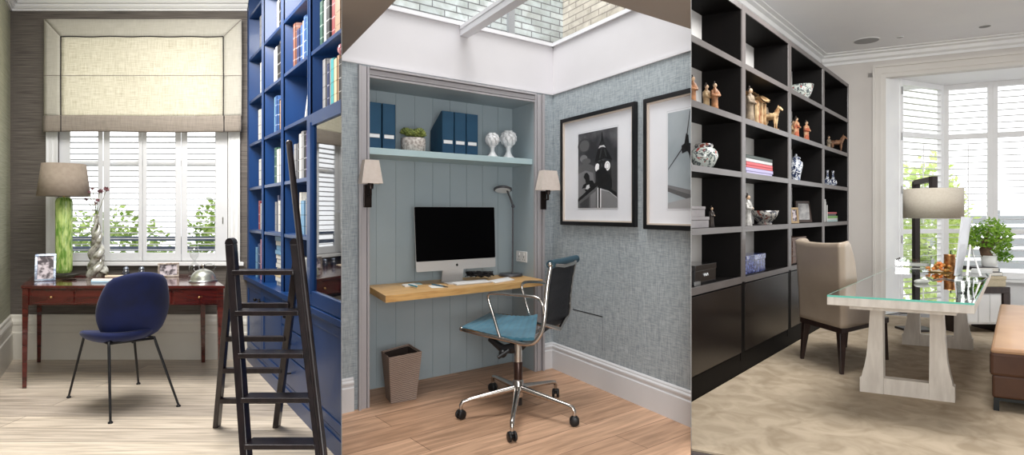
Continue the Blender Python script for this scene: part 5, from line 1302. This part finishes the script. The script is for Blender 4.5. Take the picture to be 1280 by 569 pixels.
part('white_mark', MB().tube([F.W(-.0585, mB+.045, q[2]+.075), F.W(-.0585, mB+.036, q[2]+.058), F.W(-.0585, mB+.026, q[2]+.078), F.W(-.0585, mB+.016, q[2]+.058), F.W(-.0585, mB+.008, q[2]+.075)], .003, 5).tube([F.W(-.0585, mB-.004, q[2]+.058), F.W(-.0585, mB-.02, q[2]+.078), F.W(-.0585, mB-.036, q[2]+.06)], .003, 5), lab, t, label='small white logo squiggle')
part('metal_feet', MB().box(F, -.06, -.045, q[1]-.06, q[1]+.02, q[2]-.0, q[2]+.03), steel, t)
silk = china_mat('blue_brocade', sr(52, 62, 118), [(sr(120, 130, 180), 34, .55), (sr(30, 36, 84), 30, .6)])
boxy('brocade_box', 933, 957, 0, 0, .155, 'blue patterned brocade box on the counter in the second bay', 'box', silk, a0=-.06, a1=-.20)
woodb = mat('walnut_box', sr(104, 74, 56), .45, c2=sr(76, 52, 40), ns=8, sc=(1, 1, 6))
t, q = boxy('drawer_chest', 990, 1008, 0, 0, .27, 'small wooden chest of drawers on the counter behind the armchair', 'chest', woodb, a0=-.06, a1=-.24, lid=.02)
for k in range(3): 
    d = part('drawer', MB().box(F, -.062, -.055, q[0]+.01, q[1]-.01, q[2]+.012+k*.078, q[2]+.08+k*.078), woodb, t); part('knob', MB().ball(F.W(-.052, (q[0]+q[1])/2, q[2]+.046+k*.078), .008, 8), brass, d)
# photo frames in third bay
pf1 = F.hit(1002, 280, a=-.20); yw = math.atan2(-RF.v.y, -RF.v.x)+PI
photo_frame('larger dark wood photo frame with wide mount in the third bay', F.W(-.17, pf1[1], Z[1]), .22, .245, .32, -.10, [mat('dark_wood_frame', sr(70, 54, 46), .4), mat('pale_photo', sr(200, 198, 196), .4, c2=sr(140, 138, 140), ns=12)], .03)
pf2 = F.hit(993.5, 280, a=-.08)
photo_frame('smaller gilt photo frame in front of the dark wood one in the third bay', F.W(-.08, pf2[1], Z[1]), .11, .165, .40, -.10, [mat('gilt_frame', sr(176, 152, 118), .35, .5), photo_p], .022)
# ---- bay window behind the casing
j0 = F.hit(1109, 300, b=0)[0]
bp0 = F.ab(*at(1125, 300, F.W(wc1, -.25, 0).y+.02)[:2])
J1 = (F.hit(1126, 300, b=-.30)[0], -.30)
J2 = (F.hit(1180, 300, b=-1.05)[0], -1.05)
J3 = (J2[0]+2.6, -1.05)
wfr = mat('bay_window_paint', sr(236, 236, 236), .45, c2=sr(230, 230, 230), ns=2)
struct('wall_bay_reveal', MB().add([F.W(wc1-.01, -.001, 0), F.W(J1[0]-.02, J1[1], 0), F.W(J1[0]-.02, J1[1], WH+.1), F.W(wc1-.01, -.001, WH+.1), F.W(wc1-.2, -.121, 0), F.W(J1[0]-.2, J1[1], 0), F.W(J1[0]-.2, J1[1], WH+.1), F.W(wc1-.2, -.121, WH+.1)],
    [(0, 1, 2, 3), (4, 7, 6, 5), (0, 4, 5, 1), (3, 2, 6, 7), (1, 5, 6, 2), (0, 3, 7, 4)]), white)
struct('ceiling_bay', MB().box(F, wc1-.2, 4.5, -1.2, .0, WH+.02, WH+.08), ceilw)
def seg(p, q):   # local frame of one straight run of the bay
    d = (F.W(q[0], q[1], 0)-F.W(p[0], p[1], 0)); L_ = d.length; d.normalize()
    fr = Frame((0, 0), (1, 0), (0, 1)); fr.O = F.W(p[0], p[1], 0); fr.u = d; fr.v = Vector((-d.y, d.x, 0)); return fr, L_
WB = .42; TR0 = 2.30
pane_clear = clear_pane
def bay_panel(idx, fr, x0, x1, lou=True):
    w = struct('window_%d' % idx, MB().box(fr, x0, x0+.055, 0, .06, WB, WH+.02).box(fr, x1-.055, x1, 0, .06, WB, WH+.02).box(fr, x0+.055, x1-.055, 0, .06, WH-.05, WH+.02)
               .box(fr, x0+.055, x1-.055, 0, .06, TR0, TR0+.07).box(fr, x0+.055, x1-.055, 0, .06, WB, WB+.09).box(fr, x0+.055, x1-.055, 0, .06, 1.02, 1.08), wfr, bevel=.003)
    struct('pane', MB().box(fr, x0+.05, x1-.05, .045, .05, WB+.08, WH-.04), pane_clear, w)
    for (h0, h1) in ((WB+.09, 1.02), (1.08, TR0), (TR0+.07, WH-.05)):
        mb = MB(); n = int((h1-h0)/.085)
        for i in range(n):
            h = h0+.05+i*(h1-h0-.03)/n
            p = [fr.W(x, .028+d_, h-d_*.14+e) for e in (-.0025, .0025) for x, d_ in ((x0+.058, -.022), (x1-.058, -.022), (x1-.058, .022), (x0+.058, .022))]
            mb.hexa(p)
        struct('louvres', mb, wfr, w)
    struct('tilt_rod', MB().box(fr, (x0+x1)/2-.006, (x0+x1)/2+.006, -.01, .0, 1.15, TR0-.08), wfr, w)
    return w
fr1, L1 = seg(J1, J2)
w = bay_panel(3, fr1, .0, L1)
for h in (.9, 1.55, 2.25, 2.85): struct('hinge', MB().box(fr1, .012, .03, -.012, 0, h, h+.10), steel, w)
fr2, L2 = seg(J2, J3)
b1x = F.hit(1241, 300, b=-1.05)[0]-J2[0]
bay_panel(4, fr2, .0, b1x-.0); bay_panel(5, fr2, b1x, b1x+.95); bay_panel(6, fr2, b1x+.95, L2)
struct('wall_bay_apron', MB().box(fr1, 0, L1, -.02, .10, 0, WB).box(fr2, 0, L2, -.02, .10, 0, WB), white)
struct('window_stool', MB().box(fr1, .0, L1, -.10, .06, WB-.03, WB).box(fr2, .02, L2, -.10, .06, WB-.03, WB), white)
# garden beyond the bay
leafp2 = mat('sunlit_leaves', sr(226, 236, 170), .6, c2=sr(186, 208, 112), ns=7, transl=.45)  # strong outdoor light painted into the leaves as a pale colour
hedge('garden_shrub', 'bright yellow-green shrub outside the bay window, seen behind the floor lamp pole', (6.1, 10.5, .95), (.6, .5, 1.1), 1800, .13, leafp2, 'shrub')
hedge('garden_tree', 'tall pale green tree outside the bay window, above the bonsai', (7.6, 10.8, 1.05), (.6, .5, 1.2), 2100, .14, leafp2, 'tree')
mb = MB()
for i in range(5): mb.bx(7.9, 12.5, 11.6, 11.64, .2+i*.22, .36+i*.22)
for x in (8.0, 9.5, 11): mb.bx(x, x+.1, 11.64, 11.74, -.4, 1.35)
single('garden_fence', 'pale slatted fence outside the bay window beyond the bonsai', 'fence', mb, mat('pale_fence', sr(168, 172, 174), .8))

# ---- desk with glass top
limed = mat('limed_oak', sr(226, 219, 209), .5, c2=sr(208, 200, 190), sc=(8, 8, 1.5), ns=3, det=5)
da0, db0, _ = F.hit(1031, 369.5, h=.76); q = F.hit(1219, 377.5, h=.76); da1, db1 = q[0], q[1]
db = (db0+db1)/2
dback = F.hit(1239, 338, h=.76)[1]
dd_ = thing('trestle_desk', 'long pale limed oak desk on two flared trestles with a glass sheet on top', 'desk', F.W((da0+da1)/2, (db+dback)/2, 0))
part('desktop', MB().box(F, da0, da1, dback, db, .693, .745), limed, dd_, bevel=.003)
part('under_frame', MB().box(F, da0+.10, da1-.10, dback+.15, db-.15, .655, .693), limed, dd_)
gl = bpy.data.materials.new('desk_glass'); 
gl = mat('desk_glass', sr(214, 226, 222), .03, spec=.9, coat=1.0)
gle = mat('glass_edge', sr(120, 214, 196), .1, coat=.6)
gp = pane_mat('desk_glass_top', (.93, .96, .95, 1), .015, 2.6)
g = part('glass_sheet', MB().box(F, da0+.003, da1-.003, dback+.003, db-.003, .746, .7575), gp, dd_)
part('glass_edge', MB().box(F, da0+.001, da1-.001, db-.004, db-.001, .746, .758).box(F, da0+.001, da0+.004, dback, db-.004, .746, .758).box(F, da1-.004, da1-.001, dback, db-.004, .746, .758), gle, dd_, label='turquoise polished glass edge')
def trestle(b_, a0, a1, nm):
    H_ = .675; W_ = a1-a0; t = .085
    # flared foot with a small step, slim posts and a low rail
    L = [(0, 0), (0, .105), (.012, .112), (.016, .14), (.028, .19), (.042, .27), (.054, .42), (.068, H_)]
    left = [(a0+x, h) for x, h in L]+[(a0+.25*W_, H_), (a0+.26*W_, .115), (a0+.26*W_, 0)]
    def pr(poly): return MB().ext([F.W(a, b_-t/2, h) for a, h in poly], [F.W(a, b_+t/2, h) for a, h in poly])
    right = [(a0+a1-x, h) for x, h in left]
    part('trestle_post', pr(left), limed, dd_, bevel=.002); part('trestle_post', pr(right), limed, dd_, bevel=.002)
    part('trestle_rail', MB().box(F, a0+.26*W_+.001, a1-.26*W_-.001, b_-t/2+.004, b_+t/2-.004, 0.0, .113), limed, dd_)
    part('upper_rail', MB().box(F, a0+.26*W_, a1-.26*W_, b_-t/2+.02, b_+t/2-.02, .62, .69), limed, dd_)
fa_, fb_, _ = F.hit(1075, 489, h=0); ga_, gb_, _ = F.hit(1193.5, 504, h=0)
trestle((fb_+gb_)/2-.04, fa_, ga_, 'f')
ra_, rb2, _ = F.hit(1127, 431, h=0); sa_, sb2, _ = F.hit(1216.5, 437.6, h=0)
trestle((rb2+sb2)/2-.04, fa_, ga_, 'r')

# ---- things on the glass desk
DT = .7585
c = at_h(1189.5, 341, DT)
gold = mat('gold_cup', sr(206, 150, 96), .28, .8, c2=sr(150, 96, 56), ns=26)
c = at_h(1187, 340, DT); 
t = thing('gold_cup', 'gold patterned metal cup holding a pen, standing in front of the white monitor', 'cup', c)
part('cup_body', MB().lathe(c, [(.040, 0), (.045, .01), (.043, .150), (.046, .160), (.040, .160), (.038, .02), (.01, .012)], 28), gold, t)
p_ = thing('pen', 'dark pen standing in the gold cup', 'pen', c+Vector((0, 0, .015))); part('barrel', MB().tube([c+Vector((.01, 0, .02)), c+Vector((.022, .015, .195))], .005, 8), black_metal, p_)
# computer seen from the side
mcn = at_h(1204, 347, DT)
t = thing('monitor', 'white thin monitor seen edge-on with an angled wire stand on the glass desk', 'monitor', mcn)
Ym = mcn.y
b0_, b1_ = at(1192.5, 344.5, Ym), at(1200, 342, Ym+.35); t0_, t1_ = at(1201.5, 271, Ym+.02), at(1213.5, 272, Ym+.37)
nn_ = (b1_-b0_).cross(t0_-b0_).normalized(); nn_ = nn_ if nn_.x > 0 else -nn_
part('screen_slab', MB().grid(lambda i, j: b0_.lerp(b1_, i).lerp(t0_.lerp(t1_, i), j), 8, 8).grid(lambda i, j: b0_.lerp(b1_, i).lerp(t0_.lerp(t1_, i), j)+nn_*(.012+.025*math.sin(PI*i)*math.sin(PI*j)), 8, 8)
     .ext([b0_, b1_, t1_, t0_], [q+nn_*.012 for q in (b0_, b1_, t1_, t0_)]), mat('monitor_white', sr(190, 192, 198), .3, .2), t)
part('wire_stand', MB().tube([at(1209, 345, Ym-.1), at(1212.5, 307, Ym+.1), at(1226, 345, Ym-.05)], .009, 8), white, t)
c = at_h(1152, 354, DT)
t = thing('mouse', 'silver white computer mouse lying on the glass desk', 'mouse', c)
part('shell', MB().ball(c+Vector((0, 0, .012)), (.062, .036, .020), 20, M=Matrix.Rotation(.2, 3, 'Z'), k=10), mat('mouse_white', sr(150, 152, 148), .25), t)
part('base', MB().ball(c+Vector((0, 0, .007)), (.058, .034, .0068), 20, M=Matrix.Rotation(.2, 3, 'Z')), mat('mouse_base', sr(110, 112, 110), .3), t)
# acrylic tray
a0_, b0__ = F.ab(*at_h(1119, 333, DT)[:2]); a1_ = F.ab(*at_h(1163, 335, DT)[:2])[0]
acr = pane_mat('acrylic', (.9, .92, .92, 1), .02, 3)
tt = thing('acrylic_tray', 'clear acrylic tray on the glass desk near the floor lamp', 'tray', F.W((a0_+a1_)/2, b0__-.1, DT))
part('tray_base', MB().box(F, a0_, a1_, b0__-.30, b0__, DT, DT+.006), acr, tt)
part('tray_wall', MB().box(F, a0_, a1_, b0__-.005, b0__, DT+.006, DT+.075).box(F, a0_, a1_, b0__-.30, b0__-.295, DT+.006, DT+.075).box(F, a0_, a0_+.005, b0__-.295, b0__-.005, DT+.006, DT+.075).box(F, a1_-.005, a1_, b0__-.295, b0__-.005, DT+.006, DT+.075), acr, tt)
single('paper_stack', 'stack of white papers lying in the acrylic tray', 'papers', MB().box(F, a0_+.03, a1_-.04, b0__-.27, b0__-.03, DT+.007, DT+.024), paper)
# orange ornament
c = at_h(1174, 340, DT)
t = thing('desk_ornament', 'orange and gold beaded ornament between the acrylic tray and the gold cup', 'ornament', c)
mb = MB()
for i in range(36):
    a = random.uniform(0, 2*PI); r = random.uniform(0, .10)
    mb.ball(c+Vector((r*math.cos(a)*1.1, r*math.sin(a)*.6, .015+random.uniform(0, .075)*(1-r*6))), random.uniform(.010, .018), 8)
part('beads', mb, mat('orange_beads', sr(206, 120, 60), .4, c2=sr(130, 110, 50), ns=16), t)
part('dish', MB().lathe(c, [(.07, 0), (.10, .008), (.09, .008), (.05, .004)], 24), brass, t)
# cable and papers
P_ = [at_h(x, y, DT+.004) for x, y in ((1158, 345), (1166, 350), (1180, 348), (1196, 351), (1212, 349), (1228, 351), (1236, 346), (1230, 338))]
pts = []
for i in range(len(P_)-1):
    for k in range(5): pts.append(P_[i].lerp(P_[i+1], k/5))
single('desk_cable', 'thin grey cable looping across the glass desk behind the gold cup', 'cable', MB().tube(pts, .0035, 6), mat('cable_grey', sr(90, 92, 94), .5))
t, _ = slab(F, 'tablet', 'thin white tablet lying on the glass desk under the white monitor', 'tablet', [at_h(x, y, DT+.0005) for x, y in ((1193, 352), (1194, 347), (1222, 348), (1223, 353))], DT, mat('tablet_white', sr(226, 230, 230), .2), .008)
part('screen', MB().ext([q+Vector((0, 0, .0088)) for q in [at_h(x, y, DT+.0005) for x, y in ((1196, 351.4), (1197, 347.6), (1219, 348.5), (1220, 352.3))]], [q+Vector((0, 0, .0092)) for q in [at_h(x, y, DT+.0005) for x, y in ((1196, 351.4), (1197, 347.6), (1219, 348.5), (1220, 352.3))]]), acr, t)
for i, (x, y) in enumerate(((1203, 366), (1210, 361))):
    c = at_h(x, y, DT); t = thing('tumbler', 'clear glass tumbler on the glass desk, the one %s' % ['closer to the front edge', 'closer to the tablet'][i], 'glass', c)
    part('glass_body', MB().lathe(c, [(.030, 0), (.038, .075), (.036, .075), (.028, .01), (.004, .01)], 20), glassc, t); part('glass_foot', MB().lathe(c, [(.031, 0), (.031, .008)], 20), glassc, t)
single('book', 'grey bound book lying at the far corner of the glass desk beside the bonsai', 'book', MB().box(F, *(lambda ab: (ab[0]-.05, ab[0]+.10, ab[1]-.2, ab[1]))(F.ab(*at_h(1222, 342, DT)[:2])), DT, DT+.03), cm['pale grey'], bevel=.002)

# ---- armchair
leath = mat('taupe_leather', sr(172, 157, 141), .36, c2=sr(165, 150, 134), ns=4, coat=.2)
leg_d = mat('dark_leg_wood', sr(58, 44, 40), .35, c2=sr(44, 34, 32), ns=6, sc=(6, 6, 1))
fA, fB, fC, fD = at_h(1002.5, 448.5, 0), at_h(1052, 468, 0), at_h(1065, 432, 0), at_h(1117, 447, 0)
fC = fA.lerp(fC, .85); fD = fB.lerp(fD, .85)
ac = thing('armchair', 'taupe leather armchair with high winged back and dark tapered legs by the trestle desk', 'armchair', (fA+fB+fC+fD)/4)
ctr = (fA+fB+fC+fD)/4
def qp(s, v, z_): # s: near(B,D)=1 far=0 ; v: rear=0 front=1
    p = fA.lerp(fB, s).lerp(fC.lerp(fD, s), v); return Vector((p.x, p.y, z_))
SZ0 = .345
for f, (s, v) in ((fA, (.06, .05)), (fB, (.94, .05)), (fC, (.06, .95)), (fD, (.94, .95))):
    tp = qp(s, v, SZ0); e, w = .013, .030
    part('leg', MB().hexa([f+Vector((x*e, y*e, 0)) for x, y in ((-1, -1), (1, -1), (1, 1), (-1, 1))]+[tp+Vector((x*w, y*w, 0)) for x, y in ((-1, -1), (1, -1), (1, 1), (-1, 1))]), leg_d, ac, bevel=.003)
part('seat_rail', MB().ext([qp(s, v, SZ0-.015) for s, v in ((-.02, -.03), (1.03, -.03), (1.03, 1.03), (-.02, 1.03))], [qp(s, v, SZ0+.03) for s, v in ((-.02, -.03), (1.03, -.03), (1.03, 1.03), (-.02, 1.03))]), leg_d, ac, bevel=.003)
def shell_plan(t):
    """U shaped plan of back and arms, t from -1 (far arm front) to 1 (near arm front)"""
    u = abs(t); sgn = 1 if t > 0 else -1
    if u < .36: s = .5+sgn*.53*(u/.36); v = -.04
    elif u < .5: k = (u-.36)/.14; s = .5+sgn*(.53+.06*math.sin(k*PI/2)); v = -.04+.10*k
    else: k = (u-.5)/.5; s = .5+sgn*.59; v = .06+k*.80
    return s, v
def top_h(t):
    u = abs(t)
    if u < .52: return 1.065-.025*(1-(u/.52)**2)
    if u < .62: return 1.065-.26*((u-.52)/.10)**1.8
    return .70-.08*min(1, (u-.62)/.15)
def shp(t, h, o):
    s, v = shell_plan(t); z_ = SZ0+.03+(top_h(t)-SZ0-.03)*h
    c_ = qp(.5, .5, 0); p = qp(s, v, z_); 
    rake = -.10*max(0, (z_-.45))*(1 if abs(t) < .5 else max(0, 1-(abs(t)-.5)/.3))
    wx = 1+.10*max(0, z_-.62)*(1 if z_ > .62 else 0)
    p2 = qp(.5+(s-.5)*wx, v+rake*1.1, z_)
    d = Vector((c_.x-p2.x, c_.y-p2.y, 0)).normalized()
    return p2+d*o
mb = MB().grid(lambda i, j: shp(-1+2*i, j, 0), 80, 20).grid(lambda i, j: shp(-1+2*i, j, .065), 80, 20).grid(lambda i, j: shp(-1+2*i, 1, .065*j)+Vector((0, 0, .010*math.sin(PI*j))), 80, 4).grid(lambda i, j: shp(-1, i, .065*j), 20, 2).grid(lambda i, j: shp(1, i, .065*j), 20, 2).grid(lambda i, j: shp(-1+2*i, 0, .065*j), 80, 2)
part('winged_back', mb, leath, ac, weld=True)
part('seat_cushion', MB().ext([qp(s, v, SZ0+.03) for s, v in ((.08, .05), (.92, .05), (.96, 1.02), (.04, 1.02))], [qp(s, v, SZ0+.155) for s, v in ((.08, .05), (.92, .05), (.96, 1.02), (.04, 1.02))]), leath, ac, bevel=.02)

# ---- floor lamp with arm
YF = 6.55
base = at(1145, 300, YF); base.z = 0
fl_ = thing('floor_lamp', 'floor lamp with dark square arm and wide oatmeal drum shade, behind the trestle desk', 'floor lamp', base)
lampm = mat('dark_bronze_lamp', sr(58, 52, 52), .4, .3)
zF = lambda py: EYE-(py-HOR)/KF*YF
xF = lambda px: (px-640)/KF*YF
part('base', MB().bx(-.16, .16, -.12, .12, 0, .025, M=lt(base)), lampm, fl_, bevel=.003)
YF2 = YF-.72
part('pole', MB().bx(xF(1142), xF(1148), YF-.028, YF+.028, .02, zF(227)), lampm, fl_)
e2 = at(1166.5, 220, YF2)
hA = zF(225.5); hx0 = xF(1145)
part('arm', MB().tube([Vector((hx0, YF, hA-.026)), Vector((e2.x, YF2, hA-.026))], .036, 4, flat=1.0), lampm, fl_)
part('drop', MB().bx(e2.x-.026, e2.x+.026, YF2-.026, YF2+.026, hA-.30, hA), lampm, fl_)
sc_ = at(1166, 254, YF2)
zz2 = lambda py: EYE-(py-HOR)/KF*YF2
part('lamp_shade', MB().lathe((sc_.x, sc_.y, 0), [(.246, zz2(273)), (.246, zz2(236))], 56, caps=False), mat('oatmeal_shade', sr(190, 182, 168), .85, c2=sr(196, 189, 176), sc=(1, 1, 1), ns=60, transl=.22), fl_, solid=.003)
part('shade_spider', MB().tube([(sc_.x-.24, sc_.y, zz2(238)), (sc_.x+.24, sc_.y, zz2(238))], .005, 6).tube([(sc_.x, sc_.y-.24, zz2(238)), (sc_.x, sc_.y+.24, zz2(238))], .005, 6), lampm, fl_)
part('shade_diffuser', MB().lathe((sc_.x, sc_.y, 0), [(.238, zz2(271)), (.238, zz2(270.5))], 40), mat('shade_diffuser', sr(226, 224, 214), .7, transl=.5), fl_)

# ---- low table with plant, boxes
YT = 6.35
def tb(x0, x1, y0, y1, d0=0, d1=.45):  # box whose front face is seen at these pixels
    p0 = at(x0, y1, YT+d0); p1 = at(x1, y0, YT+d0); return p0.x, p1.x, YT+d0, YT+d1, p0.z, p1.z
x0, x1, y0, y1, z0, z1 = tb(1229, 1263, 359, 367)
tb_ = thing('low_bench', 'low dark wood bench with white drawer box beneath, in front of the bay window', 'bench', ((x0+x1)/2, (y0+y1)/2, 0))
xl = x0-.25
part('top', MB().bx(xl, x1, y0, y1, z0, z1), leg_d, tb_, bevel=.003)
part('leg', MB().bx(x1-.07, x1, y0, y1, 0, z0), leg_d, tb_); part('leg', MB().bx(xl, xl+.07, y0, y1, 0, z0), leg_d, tb_)
b = part('drawer_box', MB().bx(xl+.08, x1-.08, y0+.02, y1, .10, z0-.002), white, tb_)
for k in range(3):
    ww = (x1-xl-.17)/3; part('drawer', MB().bx(xl+.085+k*ww, xl+.08+(k+1)*ww-.006, y0+.008, y0+.02, .12, z0-.015), white, b)
u0, u1, v0, v1, w0, w1 = tb(1234, 1260.5, 347, 359)
tt = thing('linen_box', 'beige linen covered box on the dark bench in front of the bay window', 'box', ((u0+u1)/2, (v0+v1)/2, z1))
lin = mat('beige_linen_box', sr(196, 184, 158), .8, c2=sr(188, 176, 150), ns=50)
part('body', MB().bx(u0-.14, u1, v0+.03, v1-.05, z1, z1+.11), lin, tt, bevel=.003); part('lid', MB().bx(u0-.145, u1+.004, v0+.026, v1-.046, z1+.075, z1+.112), lin, tt, bevel=.003)
bz = z1+.112
for i, (xx0, xx1, th) in enumerate(((1238, 1253.5, .045), (1239, 1248.5, .05))):
    p0 = at(xx0, 340, YT+.05); p1 = at(xx1, 340, YT+.05)
    single('book', '%s dark book under the plant pot on the linen box' % ['lower', 'upper'][i], 'book', MB().bx(p0.x-.14, p1.x, YT+.05, YT+.3, bz, bz+th-.001).bx(p0.x-.13, p1.x-.004, YT+.049, YT+.05, bz+.006, bz+th-.007, 1), [cm['charcoal'], paper]); bz += th
pc = Vector((at(1236, 330, YT+.17).x, YT+.17, bz))
pt = thing('plant_pot', 'white glazed plant pot standing on the stack of dark books', 'pot', pc)
potm = mat('white_pot', sr(228, 230, 228), .3)
ph = at(1236, 327, YT+.17).z-bz; ph = max(ph, .12)
part('pot', MB().lathe(pc, [(.055, 0), (.065, .02), (.075, ph), (.068, ph), (.06, ph-.03)], 32), potm, pt); part('soil', MB().lathe(pc, [(.062, ph-.03), (.02, ph-.02)], 20), mat('potting_soil', sr(58, 46, 38), .95), pt)
pl = thing('ficus_bonsai', 'bushy green ficus bonsai with a thick twisted trunk in front of the bay window', 'plant', pc+Vector((0, 0, ph-.03)))
bark = mat('ficus_bark', sr(128, 104, 84), .85, c2=sr(86, 66, 52), ns=14)
tb0 = pc+Vector((0, 0, ph-.04)); fcen = at(1234.5, 301, YT+.15)
mb = MB().tube([tb0, tb0+Vector((-.03, 0, .05)), tb0+Vector((-.05, .01, .11)), tb0+Vector((-.02, 0, .17))], [.055, .05, .04, .03], 10)
for k in range(9):
    a = k*.7; e = fcen+Vector((.16*math.cos(a), .12*math.sin(a), random.uniform(-.08, .12)))
    mb.tube([tb0+Vector((-.04, 0, .06+.012*k)), (tb0+Vector((0, 0, .15))).lerp(e, .5)+Vector((random.uniform(-.03, .03), 0, 0)), e], [.022, .012, .004], 6)
part('trunk', mb, bark, pl)
lf = mat('ficus_leaf', sr(164, 200, 84), .45, c2=sr(104, 152, 44), ns=11, transl=.4)
mb = MB()
for i in range(1900):
    while True:
        p = Vector((random.uniform(-1, 1), random.uniform(-1, 1), random.uniform(-1, 1)))
        if p.length < 1: break
    p = p*(p.length**-.4) if p.length > .05 else p
    k = 1+.15*math.sin(p.x*7)*math.cos(p.z*6+1)
    q = Vector((p.x*.225*k, p.y*.19*k, p.z*.20*k+(.03 if p.x > 0 else .0)))
    if q.z < -.06 and q.x < .06: continue
    mb.leaf(fcen+q, random.uniform(.028, .048))
for i in range(200):
    q = Vector((.17+random.gauss(0, .03), random.gauss(0, .05), -.13-random.random()*.09)); mb.leaf(fcen+q, .035)
part('foliage', mb, lf, pl)

# ---- ottoman
ot = mat('brown_leather', sr(80, 50, 33), .4, c2=sr(68, 41, 27), ns=5, coat=.1)
ott = mat('tan_leather_top', sr(190, 152, 118), .5, c2=sr(180, 142, 110), ns=4, coat=.1)
oA, oB, _ = F.hit(1237, 502, h=.06)
ob2 = F.hit(1251, 380, h=.415)[1]
oL = oA; oR = oA+1.0; ofr = oB; 
print('ottoman', oA, oB, ob2)
om = thing('ottoman', 'long brown leather ottoman with a paler tan top and metal legs on the rug', 'ottoman', F.W((oL+oR)/2, (ofr+ob2)/2, 0))
part('base_upholstery', MB().box(F, oL+.012, oR, ob2+.01, ofr-.01, .085, .235), ot, om, bevel=.015)
part('cushion_sides', MB().box(F, oL, oR, ob2, ofr, .23, .385), ot, om, bevel=.02)
part('top_pad', MB().box(F, oL+.004, oR-.004, ob2+.004, ofr-.004, .375, .415), ott, om, bevel=.018, label='pale tan leather top')
dm = mat('gunmetal', sr(50, 54, 56), .4, .6)
part('metal_rail', MB().box(F, oL+.02, oR-.02, ob2+.02, ofr-.02, .065, .085), dm, om)
for a in (oL+.02, oR-.06):
    for b_ in (ob2+.03, ofr-.05): part('leg', MB().box(F, a, a+.03, b_, b_+.03, 0, .065), dm, om)
